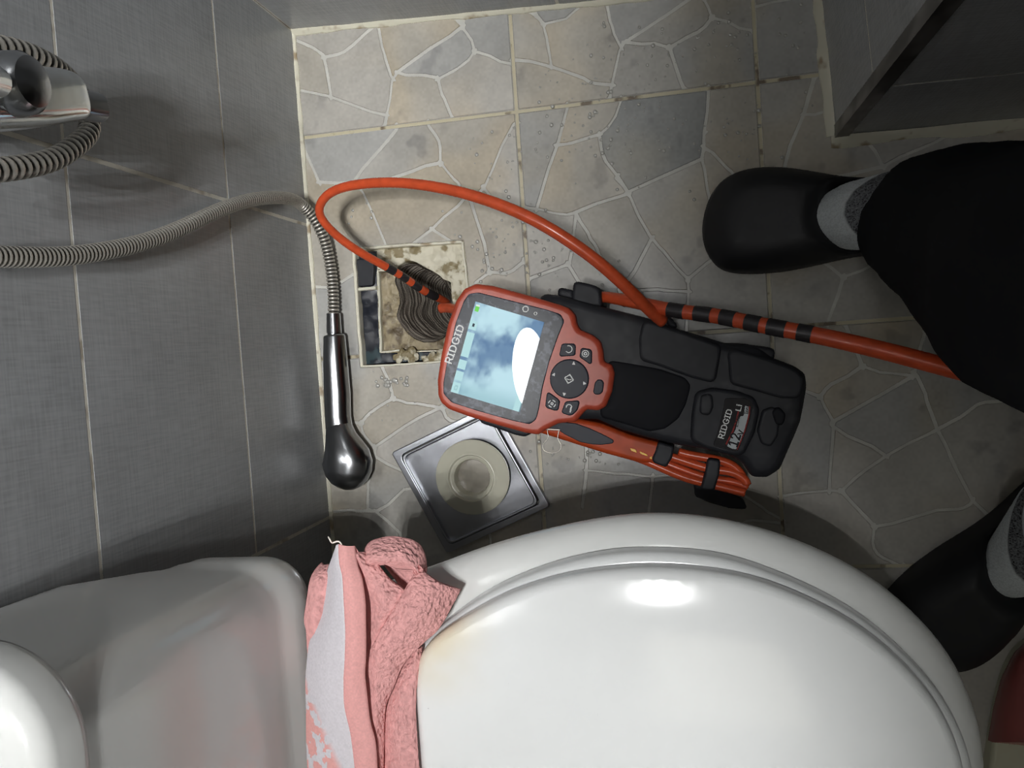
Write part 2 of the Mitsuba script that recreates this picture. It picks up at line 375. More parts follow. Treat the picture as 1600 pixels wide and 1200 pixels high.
J(780, 200, .25,
  [(725, 410 - 100), (770, 345), (805, 410)], [(1278, 130), (1270, 190), (1230, 210), (1100, 265), (950, 335), (805, 400)], [(1280, 20), (1275, 80), (1278, 130)], [(1270, 190), (1290, 300), (1310, 430), (1330, 500), (1400, 640)],
  [(1278, 120), (1340, 160), (1400, 220), (1480, 310), (1600, 380)], [(140, 490), (235, 505), (330, 530), (430, 545), (480, 525)], [(480, 525), (600, 475), (720, 435), (805, 410)],
  [(805, 410), (840, 470), (880, 570), (950, 685), (1050, 800), (1120, 880), (1180, 945)], [(950, 690), (890, 810), (850, 890), (760, 1010)], [(480, 540), (468, 630), (460, 720), (445, 830), (430, 850)],
  [(480, 540), (530, 620), (590, 720), (630, 800), (690, 880), (760, 1010)], [(430, 850), (330, 890), (170, 950)], [(430, 850), (500, 960), (560, 1100)], [(1180, 945), (1183, 1020), (1180, 1110), (1170, 1260)],
  [(1180, 945), (1230, 900), (1290, 850), (1400, 780)], [(1183, 1022), (1000, 1010), (860, 1015), (760, 1010)], [(160, 830), (90, 890), (0, 915)])
J(1160, 0, .275, [(85, 35), (170, 10), (260, -5)], [(417, 412), (380, 550), (345, 660), (310, 740), (270, 830), (240, 950), (190, 1120)], [(350, 648), (400, 652), (475, 630)],
  [(695, 780), (760, 870), (800, 945)], [(1260, 720), (1080, 815), (900, 890), (800, 945)], [(560, 1000), (650, 980), (800, 945)])
J(1060, 200, .3375, [(640, 600), (710, 650), (765, 690)], [(765, 690), (850, 660), (960, 600)], [(765, 690), (740, 770), (690, 900)])
J(1200, 400, .25, [(475, 410), (520, 510), (560, 610), (590, 690)], [(590, 690), (500, 750), (380, 810), (325, 880)], [(325, 880), (250, 845), (60, 800)], [(325, 880), (360, 960), (410, 1035)],
  [(590, 690), (720, 735), (800, 735), (910, 752)], [(910, 752), (790, 820), (600, 930), (410, 1035)], [(1003, 370), (985, 470), (945, 600), (920, 720), (910, 752)], [(985, 475), (1100, 500), (1200, 535), (1400, 600)],
  [(925, 730), (980, 850), (1010, 950), (1060, 1085)], [(1060, 1085), (1200, 1010), (1320, 920), (1470, 905), (1700, 880)])
J(1180, 560, .25, [(487, 425), (590, 490), (690, 530), (780, 580), (820, 612)], [(487, 425), (475, 600), (465, 828)], [(820, 612), (700, 690), (600, 770), (540, 830)], [(820, 612), (950, 535), (1050, 490), (1140, 445)],
  [(175, 862), (330, 835), (465, 828), (540, 830)], [(540, 830), (620, 920), (700, 1000), (745, 1050)], [(745, 1050), (850, 1035), (1000, 990), (1150, 945), (1270, 945), (1340, 920), (1360, 890)],
  [(1140, 445), (1200, 560), (1270, 720), (1330, 830), (1360, 890), (1480, 1000), (1700, 1080)], [(745, 1050), (735, 1130), (740, 1180), (770, 1230), (930, 1310)])
J(820, 640, .25, [(385, 120), (385, 380), (360, 600)], [(385, 380), (800, 420), (1200, 400), (1400, 560), (1600, 690)], [(800, 420), (760, 760)], [(1200, 400), (1240, 130)], [(1060, 880), (1400, 690), (1610, 715)])
J(480, 560, .25, [(462, 45), (510, 150), (535, 250)], [(535, 250), (450, 300), (380, 350), (335, 405)], [(535, 250), (620, 280), (700, 285), (800, 305), (845, 310)], [(845, 305), (700, 370), (600, 430), (500, 500), (420, 555)],
  [(335, 405), (270, 400), (90, 380)], [(335, 405), (350, 480), (420, 555)], [(420, 555), (425, 610), (400, 700), (380, 780)], [(425, 612), (500, 660), (570, 690), (800, 800), (1460, 900)], [(380, 780), (375, 940), (430, 958)],
  [(130, 965), (270, 950), (430, 958), (500, 920), (600, 820), (800, 800)], [(430, 958), (580, 1090), (640, 1300)], [(845, 310), (870, 380), (1000, 420), (1440, 400)], [(1120, 840), (1150, 1200)]
)
def ext(w):
    w = np.array(w, float)
    a, b = w[0] - w[1], w[-1] - w[-2]
    return np.vstack([w[0] + a / (np.linalg.norm(a) + 1e-9) * .003, w, w[-1] + b / (np.linalg.norm(b) + 1e-9) * .003])
lines = []
TX, TY = [0.0, .2969, .5969, .8969], [0.0, -.1428, -.4428, -.7428]
jw = [pts(j) for j in joints]
def snap(k):
    """brings loose ends onto the nearest joint or tile edge"""
    w = jw[k]
    rest = unary_union([LineString(v) for i, v in enumerate(jw) if i != k])
    for e in (0, -1):
        p = Point(w[e])
        q = rest.interpolate(rest.project(p)) if False else shapely.ops.nearest_points(rest, p)[0]
        dj = p.distance(q)
        cand = [(abs(w[e][0] - x), np.array([x, w[e][1]])) for x in TX] + [(abs(w[e][1] - y), np.array([w[e][0], y])) for y in TY]
        dt, t = min(cand, key=lambda c: c[0])
        if dj < .0005: continue
        if dj < .018 and dj <= dt: add_ = np.array([q.x, q.y])
        elif dt < .022: add_ = t
        else: continue
        w = np.vstack([add_, w]) if e == 0 else np.vstack([w, add_])
    return w
jw = [snap(k) for k in range(len(jw))]
for w in jw:
    w = ext(w)
    w = resample(w, .008, closed=False)
    w[1:-1] += (meshkit.noise(np.c_[w[1:-1] * 150, np.zeros(len(w) - 2)], 3)[:, None] - .5) * .0014
    lines.append(LineString(w).buffer(.0014 + .0008 * rng.random(), quad_segs=2, cap_style='round'))
joint_area = unary_union(lines)
xs = [0.0, .2969, .5969, .8969, 1.1969, XMAX]
ys = [0.02, -.1428, -.4428, -.7428, -1.0428, -1.3428, YMIN]
SLAB = {'n': 0}
stone_n = 0
def thin_prism(g, z0, z1, b=.0008):
    """extruded polygon with a chamfer, few triangles"""
    g = shapely.geometry.polygon.orient(g.simplify(.0006))
    inn = g.buffer(-b, join_style='mitre')
    if isinstance(inn, MultiPolygon): inn = max(inn.geoms, key=lambda a: a.area)
    m0 = trimesh.creation.extrude_polygon(g, z1 - b - z0, engine='earcut'); m0.apply_translation([0, 0, z0])
    if inn.is_empty or inn.area < 1e-6: return m0
    lp = [np.array(g.exterior.coords)[:-1]]
    n = ring_normals(lp[0]); q = lp[0] + n * b
    inner_poly = Polygon(q)
    if not inner_poly.is_valid: return m0
    top = trimesh.creation.extrude_polygon(inner_poly, b * .2, engine='earcut'); top.apply_translation([0, 0, z1 - b * .2])
    k = len(q); i = np.arange(k); j = (i + 1) % k
    v = np.vstack([np.c_[lp[0], np.full(k, z1 - b)], np.c_[q, np.full(k, z1)]])
    f = np.vstack([np.c_[i, j, j + k], np.c_[i, j + k, i + k]])
    return cat([m0, trimesh.Trimesh(v, f, process=False), top])
view = Polygon(pts([(-100, -60), (1700, -60), (1700, 1300), (-100, 1300)]))
for a in range(len(xs) - 1):
    for b in range(len(ys) - 1):
        t = sbox(xs[a], ys[b + 1], xs[a + 1], ys[b]).buffer(-.0022, join_style='mitre').intersection(room.buffer(-.002)).difference(drain_poly.buffer(.002))
        for g in getattr(t, 'geoms', [t]):
            if g.is_empty or g.area < 2e-4: continue
            if not g.intersects(view):
                add('floor__tile', thin_prism(g, -.004, 0.0), f'stone_{(a + b) % 2}', False); continue
            key = add('floor__tile', thin_prism(g, -.004, -.0011, .0006), 'stone_joint', False)
            s = g.buffer(-.0004).difference(joint_area)
            for h in getattr(s, 'geoms', [s]):
                h = h.buffer(-.0006).buffer(.0006)
                for hh in getattr(h, 'geoms', [h]):
                    if hh.is_empty or hh.area < 4e-5: continue
                    c = hh.centroid
                    m = [0, 1, 2, 3, 1, 0, 2, 3, 0][int(rng.integers(9))]
                    if Point(at(1000, 215)[:2]).within(hh): m = 4
                    if Point(at(480, 105)[:2]).within(hh) or Point(at(640, 60)[:2]).within(hh) or Point(at(690, 160)[:2]).within(hh): m = 1
                    add(key + '__stone', thin_prism(Polygon(hh.exterior), -.0015, .0005 * rng.random() - .0003), f'stone_{m}', False)

def tiled_wall(name, p0, p1, courses, cuts, flip, label, thick=.008, gap=.0028, back=.10):
    """wall along the floor line p0 -> p1; room side is left of the direction when flip is False. courses: heights, cuts: distances along the line."""
    p0, p1 = np.array(p0, float), np.array(p1, float)
    L = np.linalg.norm(p1 - p0); u = (p1 - p0) / L
    nrm = np.array([-u[1], u[0]]) * (-1 if flip else 1)
    def place(m):      # local: x along, y into the room, z up
        M = np.eye(4); M[:2, 0] = u; M[:2, 1] = nrm; M[:2, 3] = p0
        m.apply_transform(M)
        if np.linalg.det(M[:3, :3]) < 0: m.invert()
        return m
    add(name, place(boxm((0, -back, -.02), (L, -.0004, ZTOP))), 'wall_grout', False, label, kind='structure')
    cz, cx = sorted(courses), sorted(cuts)
    k = 0
    for z0, z1 in zip(cz[:-1], cz[1:]):
        for x0, x1 in zip(cx[:-1], cx[1:]):
            if x1 - x0 < .01: continue
            m = boxm((x0 + gap / 2, -thick, z0 + gap / 2), (x1 - gap / 2, 0, z1 - gap / 2))
            f = boxm((x0 + gap / 2, -thick, z0 + gap / 2), (x1 - gap / 2, -.0008, z1 - gap / 2))
            f.vertices[np.isclose(f.vertices[:, 1], -.0008)]
            t = boxm((x0 + gap / 2 + .0008, -.002, z0 + gap / 2 + .0008), (x1 - gap / 2 - .0008, 0, z1 - gap / 2 - .0008))
            add(name + '__tile', place(cat([f, t])), f'wall_tile_{k % 2}', False); k += 1
crs = [0, .2112, .4736, .736, .998, 1.26, 1.522, 1.784, 2.046, ZTOP]
tiled_wall('wall_left', (0, 0), (0, YMIN), crs, [0, .2603, .6599, 1.06, 1.46, -YMIN], False, 'left wall of large dark grey tiles behind the shower hose')
tiled_wall('wall_far', (-.0, 0), FAR1, crs, [.0, .36, .7], True, 'far wall of dark grey tiles at the top edge')
tiled_wall('wall_duct_side', DUCT[0], DUCT[1], [0, .2044, .467, .73, .99, 1.25, 1.52, 1.78, 2.04, ZTOP], [0, float(np.hypot(.0103, .1884))], True, 'side of the boxed duct in the top right corner', back=.04)
tiled_wall('wall_duct_front', DUCT[1], (XMAX, -.234), [0, .2044, .467, .73, .99, 1.25, 1.52, 1.78, 2.04, ZTOP], [0, .42, .87], True, 'front of the boxed duct in the top right corner', back=.04)
add('wall_right', boxm((XMAX, YMIN - .1, -.02), (XMAX + .1, .05, ZTOP)), 'wall_paint', False, kind='structure')
add('wall_near', boxm((-.1, YMIN - .1, -.02), (XMAX + .1, YMIN, ZTOP)), 'wall_paint', False, kind='structure')
add('ceiling', boxm((-.1, YMIN - .1, ZTOP), (XMAX + .1, .1, ZTOP + .08)), 'ceiling_paint', False, kind='structure')
# metal edge strip on the duct's corner
d1 = np.array(DUCT[1])
tr = cat([boxm((d1[0] - .0025, d1[1] - .0035, 0), (d1[0] + .002, d1[1] + .012, ZTOP)), boxm((d1[0] - .003, d1[1] - .0035, 0), (d1[0] + .013, d1[1] + .002, ZTOP))])
add('trim_1', tr, 'trim_metal', False, 'dark metal strip on the corner edge of the boxed duct', kind='structure')
def caulk(name, a, b, w, nrm, seed):
    a, b, nrm = np.array(a, float), np.array(b, float), np.array(nrm, float)
    n = max(int(np.linalg.norm(b - a) / .012), 3)
    rings = []
    for i in range(n + 1):
        p = a + (b - a) * i / n
        ww = w * (.8 + .45 * meshkit.noise(np.array([[i * .7, seed, 0]]))[0])
        rings.append([[p[0] - nrm[0] * .002, p[1] - nrm[1] * .002, -.001], [p[0] + nrm[0] * ww, p[1] + nrm[1] * ww, -.001], [p[0] + nrm[0] * ww * .9, p[1] + nrm[1] * ww * .9, .0012],
                      [p[0] + nrm[0] * ww * .25, p[1] + nrm[1] * ww * .25, ww * .7], [p[0] - nrm[0] * .002, p[1] - nrm[1] * .002, ww * .9]])
    add(name, loft(rings), 'caulk', 20, kind='structure')
caulk('trim_2', (0, 0), DUCT[0], .0068, (-.05, -1), 1)
caulk('trim_3', DUCT[0], (d1[0] - .003, d1[1]), .009, (-1, -.05), 2)
caulk('trim_4', (d1[0] - .006, d1[1] - .003), (XMAX, -.234), .0105, (0, -1), 3)
caulk('trim_5', (0, 0), (0, YMIN), .0045, (1, 0), 4)

# ------------------------------------------------------------------ lamps as things (both above the picture)
def lamp_panel(key, lo, hi, radiance, label, round_=False):
    add(key + '__housing', cat([boxm((lo[0] - .02, lo[1] - .02, lo[2] + .001), (hi[0] + .02, hi[1] + .02, ZTOP))]), 'lamp_body', False)
    if round_:
        a = np.linspace(0, 2 * np.pi, 32, endpoint=False); c = (np.array(lo) + np.array(hi)) / 2
        v = np.vstack([[c[0], c[1], lo[2]], np.c_[c[0] + np.cos(a) * (hi[0] - lo[0]) / 2, c[1] + np.sin(a) * (hi[1] - lo[1]) / 2, a * 0 + lo[2]]])
        m = trimesh.Trimesh(v, [[0, 1 + (i + 1) % 32, 1 + i] for i in range(32)], process=False)
    else:
        m = trimesh.Trimesh([[lo[0], lo[1], lo[2]], [hi[0], lo[1], lo[2]], [hi[0], hi[1], lo[2]], [lo[0], hi[1], lo[2]]], [[0, 2, 1], [0, 3, 2]], process=False)
    scene[key + '__diffuser'] = mikit.ply(m, 'lamp_body', emitter={'type': 'area', 'radiance': rgb(*radiance)})
    tag(key, label, 'light')
lamp_panel('ceiling_light', (LAMP[0] - .06, LAMP[1] - .145, LAMP[2]), (LAMP[0] + .06, LAMP[1] + .145, LAMP[2]), (26, 26, 25.5), 'small ceiling light over the drain', True)
lamp_panel('ceiling_panel_light', (.35, -1.5, 2.27), (.85, -1.0, 2.27), (1.75, 1.68, 1.42), 'large square ceiling light over the toilet')

# ------------------------------------------------------------------ toilet
AXY = -0.800
def mirrored(half):
    """half outline from the back (x small) to the tip, y above the axis -> closed outline"""
    half = np.asarray(half, float)
    other = half[::-1].copy(); other[:, 1] = 2 * AXY - other[:, 1]
    return np.vstack([half, other])
ZR = .40
rim_px = [(472, 962), (560, 928), (680, 886), (760, 857), (850, 832), (930, 815), (1000, 807), (1070, 808), (1150, 820), (1230, 843), (1310, 877), (1380, 919), (1440, 971), (1490, 1032), (1522, 1098), (1539, 1160), (1545, 1200)]
rim_h = pts(rim_px, ZR - .012); 
tip = rim_h[-1][0] + .0012
rim_h = np.vstack([rim_h, [[tip, AXY]]])
rim_c = smooth_path(rim_h, 60)
rim = mirrored(rim_c[:-1])
ctr = np.array([.44, AXY])
def scaled(o, sx, sy, dx=0):
    q = (o - ctr) * [sx, sy] + ctr
    q[:, 0] += dx
    q[:, 0] = np.maximum(q[:, 0], .10)
    return q
def ring_at(o, z): return np.c_[o, np.full(len(o), z)]
rnorm = ring_normals(rim)
if Polygon(rim + rnorm * .01).area > Polygon(rim).area: rnorm = -rnorm
rings = []
for z, sx, sy in [(0, .74, .56), (.012, .745, .565), (.06, .72, .54), (.14, .72, .54), (.22, .80, .64), (.29, .90, .80), (.335, .965, .93), (.36, .985, .975)]:
    rings.append(ring_at(scaled(rim, sx, sy), z))
rr = .030
for i in range(11):
    a = -.5 + (math.pi / 2 + .5) * i / 10
    rings.append(ring_at(rim + rnorm * (rr * (1 - math.cos(a))), ZR - .012 - .014 + .024 * math.sin(max(a, -.5)) + .001))
rings.append(ring_at(rim + rnorm * .034, ZR - .0005))
bowl = loft(rings)
add('toilet__bowl', bowl, 'ceramic', 50)
tag('toilet', 'white ceramic toilet with closed lid beside the pink towel', 'toilet')
# tank: rounded block that flares into a foot where it joins the bowl
def rrect(x0, x1, hy, r, n=10, bow=0.0):
    g = sbox(x0, AXY - hy, x1, AXY + hy).buffer(-r).buffer(r, quad_segs=n)
    p = resample(np.array(g.exterior.coords)[:-1], .006)
    start = np.argmin(p[:, 0] * 10 + p[:, 1]); p = np.roll(p, -start, 0)
    p[:, 0] += bow * (1 - ((p[:, 1] - AXY) / hy) ** 2) * np.clip((p[:, 0] - x0) / (x1 - x0), 0, 1)
    return p
def rr_n(x0, x1, hy, r, n=220, bow=0.):
    p = rrect(x0, x1, hy, r, bow=bow)
    q = np.vstack([p, p[:1]]); s = np.r_[0, np.cumsum(np.linalg.norm(np.diff(q, axis=0), axis=1))]
    t = np.linspace(0, s[-1], n, endpoint=False)
    return np.c_[np.interp(t, s, q[:, 0]), np.interp(t, s, q[:, 1])]
tr_ = []
for z, x1, hy, r in [(.372, .118, .150, .03), (.378, .134, .160, .035), (.388, .143, .1655, .04), (.400, .1465, .168, .042), (.412, .1468, .1685, .042), (.424, .1445, .167, .04), (.434, .1405, .164, .036), (.446, .1385, .1625, .034),
                     (.47, .139, .1625, .033), (.56, .143, .165, .033), (.64, .146, .167, .033), (.695, .147, .168, .033)]:
    q = rr_n(.010, x1, hy + .015, r)
    fl = .030 * np.clip((z - .415) / .13, 0, 1) ** .8 * np.clip((.150 - q[:, 0]) / .14, 0, 1)
    q[:, 1] += np.sign(q[:, 1] - AXY) * fl * np.clip(np.abs(q[:, 1] - AXY) / .12, 0, 1)
    tr_.append(ring_at(q, z))
add('toilet__tank', loft(tr_), 'ceramic', 50)
lid_r = []
for z, o in [(.690, -.006), (.692, -.001), (.697, .0), (.715, .0), (.722, -.003), (.727, -.010), (.729, -.022)]:
    lid_r.append(ring_at(rr_n(.006 - o * .3, .150 + o, (.211 + o), .06 + min(o, 0)), z))
add('toilet__tank_lid', loft(lid_r), 'ceramic', 50)
# seat ring and lid
seat_px = [(640, 1040), (668, 998), (705, 966), (760, 928), (850, 889), (930, 869), (1000, 862), (1090, 866), (1160, 880), (1250, 914), (1340, 962), (1420, 1028), (1480, 1100), (1511, 1165), (1520, 1200)]
seat_h = pts(seat_px, .418)
seat_h = np.vstack([seat_h, [[seat_h[-1][0] + .0022, AXY]]])
seat_o = mirrored(smooth_path(seat_h, 50)[:-1])
seat_hole = scaled(seat_o, .60, .60, .03)
add('toilet__seat', dome(seat_o, .402, .009, .422, step=.006, holes=[seat_hole], k=5), 'seat_plastic', 50)
lid_px = [(649, 1085), (652, 1040), (664, 1012), (690, 988), (740, 956), (800, 926), (880, 901), (950, 890), (1020, 886), (1100, 891), (1180, 906), (1260, 936), (1340, 979), (1410, 1035), (1465, 1100), (1495, 1160), (1506, 1200)]
lid_h = pts(lid_px, .436)
lid_h = np.vstack([lid_h, [[lid_h[-1][0] + .0028, AXY]]])
lid_o = mirrored(smooth_path(lid_h, 50)[:-1])
add('toilet__lid', dome(lid_o, .4245, .008, lambda xy, d: .4405 + .010 * (1 - np.exp(-d / .035)), step=.006, inner=.012, k=5), 'lid_plastic', 60)
for s in (-1, 1):
    add('toilet__hinge', boxm((.222, AXY + s * .07 - .016, .401), (.262, AXY + s * .07 + .016, .434), .008), 'seat_plastic', 40)

# ------------------------------------------------------------------ pink towel between tank and lid
def sheet(L, R, m=60, n=14, bulge=.012, thick=.005, amp=.0016, seed=0, freq=60):
    def rs(P):
        W = np.array([at(x, y, z) for x, y, z in P])
        s = np.r_[0, np.cumsum(np.linalg.norm(np.diff(W, axis=0), axis=1))]
        t = np.linspace(0, s[-1], m)
        W2 = np.c_[[PchipInterpolator(s, W[:, i])(t) for i in range(3)]].T
        return W2
    A, B = rs(L), rs(R)
    t = np.linspace(0, 1, n)
    V = A[:, None] * (1 - t)[None, :, None] + B[:, None] * t[None, :, None]
    V[..., 2] += (bulge * np.sin(np.pi * t))[None, :]
    V[..., 2] += (meshkit.fbm(V * freq + seed * 7.3, 3, seed) - .5) * amp * 4
    V[..., 0] += (meshkit.noise(V * freq * .6, seed + 5) - .5) * amp
    g = np.gradient(V, axis=0); h = np.gradient(V, axis=1)
    nn = np.cross(g, h); nn /= np.linalg.norm(nn, axis=2, keepdims=True) + 1e-9
    nn[nn[..., 2] < 0] *= -1
    bot = V - nn * thick
    rings = []
    k = np.arange(n)
    for i in range(m):
        e0 = (V[i, :1] + bot[i, :1]) / 2 - (V[i, 1:2] - V[i, :1]) / (np.linalg.norm(V[i, 1] - V[i, 0]) + 1e-9) * thick * .4
        e1 = (V[i, -1:] + bot[i, -1:]) / 2 + (V[i, -1:] - V[i, -2:-1]) / (np.linalg.norm(V[i, -1] - V[i, -2]) + 1e-9) * thick * .4
        rings.append(np.vstack([e0, V[i], e1, bot[i][::-1]]))
    # rounded ends
    a, b = np.array(rings[0]), np.array(rings[-1])
    ca = (V[0] + bot[0]).mean(0) / 2
    return loft(rings)
def zz(p, *z):
    zs = np.interp(np.linspace(0, 1, len(p)), np.linspace(0, 1, len(z)), z)
    return [(x, y, float(v)) for (x, y), v in zip(p, zs)]
S2L = [(526, 850), (518, 871), (511, 893), (507, 914), (500, 953), (493, 977), (483, 1005), (481, 1018), (477, 1073), (478, 1121), (480, 1200), (488, 1310)]
S2R = [(529, 850), (530, 878), (535, 904), (537, 942), (539, 977), (539, 1028), (537, 1061), (538, 1105), (548, 1149), (554, 1200), (562, 1310)]
S3R = [(554, 853), (558, 879), (565, 904), (570, 942), (571, 995), (571, 1028), (570, 1061), (576, 1121), (586, 1162), (589, 1200), (598, 1310)]
terry = []
# outer fold along the tank
terry.append(sheet(zz([(503, 878), (492, 889), (484, 906), (480, 932), (474, 972), (477, 988), (480, 1012), (482, 1050)], .415, .43, .435, .43, .425, .425),
                   zz([(519, 880), (518, 888), (514, 900), (512, 930), (507, 960), (503, 985), (500, 1015), (500, 1050)], .425, .44, .445, .445, .44), bulge=.008, seed=1))
# roll at the back
terry.append(sheet(zz([(568, 862), (574, 850), (585, 843), (610, 838), (636, 841), (655, 850), (665, 866), (667, 884)], .425, .43, .43, .425, .42),
                   zz([(600, 884), (605, 882), (610, 884), (618, 888), (630, 890), (640, 891), (650, 891), (660, 890)], .435, .435, .43, .43), bulge=.016, seed=2, n=18))
terry.append(sheet(zz([(596, 880), (606, 892), (622, 912), (640, 930)], .418, .415, .412), zz([(664, 888), (664, 896), (660, 908), (652, 926)], .418, .415, .412), bulge=.004, seed=8, m=24))
# middle fold
terry.append(sheet(zz([(546, 856), (556, 880), (563, 904), (568, 942), (569, 995), (569, 1040)], .440, .438, .436, .434, .43, .428),
                   zz([(574, 862), (594, 884), (611, 906), (634, 930), (618, 962), (598, 1000)], .437, .44, .442, .44, .436), bulge=.010, seed=3, n=18))
# right fold with the hemmed end
terry.append(sheet(zz([(658, 889), (645, 904), (631, 925), (610, 960), (590, 993), (575, 1028), (571, 1060), (574, 1100), (584, 1150), (590, 1200), (596, 1310)], .434, .444, .447, .447, .444, .44, .436, .434),
                   zz([(721, 921), (707, 946), (695, 969), (684, 986), (661, 1006), (632, 1036), (614, 1075), (602, 1105), (600, 1150), (600, 1200), (604, 1310)], .424, .434, .438, .440, .442, .441, .438, .436), bulge=.008, seed=4, n=22, m=80))
# lower right
terry.append(sheet(zz([(652, 1010), (628, 1038), (608, 1074), (596, 1105), (594, 1150), (595, 1200), (599, 1310)], .430, .432, .433, .432, .43),
                   zz([(661, 1010), (656, 1040), (648, 1070), (646, 1100), (648, 1150), (651, 1200), (656, 1310)], .428, .440, .443, .445, .445), bulge=.005, seed=5, n=16))
add('towel__terry', cat(terry), 'terry', 60)
add('towel__hem_band', sheet(zz(S2R, .448, .456, .462, .464, .464, .46, .458, .456), zz(S3R, .446, .454, .460, .460, .458, .455, .452), bulge=.003, thick=.003, amp=.0004, seed=6), 'towel_band', 60, 'smooth woven pink band')
add('towel__printed_band', sheet(zz(S2L, .440, .436, .440, .444, .446, .446, .444), zz(S2R, .447, .455, .461, .463, .463, .459, .457, .455), bulge=.004, thick=.003, amp=.0004, seed=7), 'towel_print', 60, 'white band with a pink lace print')
tag('towel', 'crumpled pink terry towel draped between the tank and the toilet lid', 'towel')
th = smooth_path([at(513, 839, .45), at(517, 846, .452), at(520, 848, .450), at(526, 846, .450), at(534, 852, .448)], 30)
add('towel__loose_thread', tube(th, .0007, 8), 'thread', True, 'pale loose thread')

# ------------------------------------------------------------------ floor drain opening
hole_px = [(612, 436), (622, 414), (640, 408), (660, 418), (684, 432), (700, 460), (703, 495), (694, 522), (672, 534), (648, 531), (628, 514), (616, 490), (619, 462)]
hole = Polygon(smooth_outline(pts(hole_px), 90))
out = drain_poly.buffer(-.0015)
chan = Polygon(pts([(549, 392), (584, 389), (586, 470), (589, 552), (742, 548), (742, 575), (562, 574)])).buffer(0)
bed = out.difference(chan)
if isinstance(bed, MultiPolygon): bed = max(bed.geoms, key=lambda g: g.area)
inner_sq = Polygon(pts([(587, 424), (640, 421), (700, 440), (706, 546), (592, 549)]))
bz = lambda xy, d: -.010 + .007 * (meshkit.fbm(np.c_[xy * 90, np.zeros(len(xy))], 3, 4) - .5) * 2 * np.clip(d / .006, 0, 1)
upper = bed.difference(inner_sq.buffer(.0005))
if isinstance(upper, MultiPolygon): upper = max(upper.geoms, key=lambda g: g.area)
add('floor_drain__plaster', dome(upper, -.05, .002, bz, step=.003, inner=.004, holes=[hole.buffer(.001)]), 'plaster', 40, 'flaking cream plaster')
sq = inner_sq.difference(hole).intersection(out)
if isinstance(sq, MultiPolygon): sq = max(sq.geoms, key=lambda g: g.area)
add('floor_drain__bed', dome(sq, -.05, .002, lambda xy, d: -.017 + .008 * (meshkit.fbm(np.c_[xy * 110, np.zeros(len(xy))], 3, 9) - .5), step=.003, inner=.004), 'muddy_plaster', 40, 'muddy brown bed around the pipe')
chan = chan.intersection(out)
if isinstance(chan, MultiPolygon): chan = max(chan.geoms, key=lambda g: g.area)
add('floor_drain__channel', dome(chan, -.06, .001, lambda xy, d: -.012 + .006 * (meshkit.fbm(np.c_[xy * 80, np.zeros(len(xy))], 3, 2) - .5), step=.004, inner=.005), 'tar', 40, 'black tarred channel')
hc = np.array(hole.exterior.coords)[:-1]; hcen = hc.mean(0)
prings = []
for i, z in enumerate(np.linspace(-.012, -.20, 34)):
    s = 1.0 - .42 * (i / 33)
    sh = np.array([.022, .004]) * (i / 33)
    q = (hc - hcen) * s + hcen + sh
    ang = np.arctan2(*(q - hcen).T[::-1])
    q = q + (q - hcen) * ((meshkit.fbm(np.c_[np.cos(ang) * 2, np.sin(ang) * 2, np.full(len(q), z * 60)], 3, 6) - .5) * .22)[:, None]
    prings.append(ring_at(q, z))
base = prings[-1].mean(0)
for s in (.6, .25):
    prings.append((prings[33] - base) * s + base - [0, 0, .003])
pm = loft(prings, cap=False)
add('floor_drain__pipe', pm, 'pipe_scale', 30, 'pipe mouth crusted with brown and grey scale')
fr = []
def strip(p, q, w, z0, z1, seed=0):
    a, b = at(*p)[:2], at(*q)[:2]
    n = max(int(np.linalg.norm(b - a) / .006), 2); u = (b - a) / np.linalg.norm(b - a); v = np.array([-u[1], u[0]])
    R = []
    for i in range(n + 1):
        c = a + (b - a) * i / n + v * (meshkit.noise(np.array([[i * .6, seed, 1.0]]))[0] - .5) * .0016
        R.append([[*(c - v * w / 2), z0], [*(c + v * w / 2), z0], [*(c + v * w / 2), z1 - .001], [*(c + v * w * .3), z1], [*(c - v * w * .3), z1], [*(c - v * w / 2), z1 - .001]])
    return loft(R)
add('floor_drain__frame', cat([strip((560, 388), (722, 378), .0035, -.02, .0012, 1), strip((722, 378), (733, 470), .003, -.02, .0005, 2), strip((552, 390), (565, 573), .0045, -.03, .001, 3),
                               strip((565, 573), (738, 562), .003, -.03, .0005, 4)]), 'caulk', 30, 'broken cream frame edge')
add('floor_drain__divider', strip((556, 452), (586, 449), .0045, -.03, -.002, 5), 'cream_plastic', 30)
add('floor_drain__inner_edge', cat([strip((587, 425), (592, 550), .003, -.03, -.009, 6), strip((592, 550), (625, 548), .003, -.03, -.010, 7)]), 'cream_plastic', 30)
lum = []
for i in range(26):
    p = at(616 + 90 * rng.random(), 547 + 17 * rng.random(), -.006)
    m = trimesh.creation.icosphere(2, .0035 + .0035 * rng.random())
    m.vertices *= 1 + (meshkit.fbm(m.vertices * 300 + i, 2, i)[:, None] - .5) * .7
    m.vertices[:, 2] *= .7
    m.apply_translation(p); lum.append(m)
add('floor_drain__mortar', cat(lum), 'plaster', 40, 'crumbling cream mortar', kind='stuff')
bl = [(553, 404), (582, 404), (583, 420), (581, 446), (556, 448)]
add('floor_drain__rubber_block', dome(rounded(pts(bl), .003), -.04, .002, -.004, step=.003), 'black_plastic', 40)
tag('floor_drain', 'opened square floor drain with crusted pipe mouth left of the inspection monitor', 'floor drain')

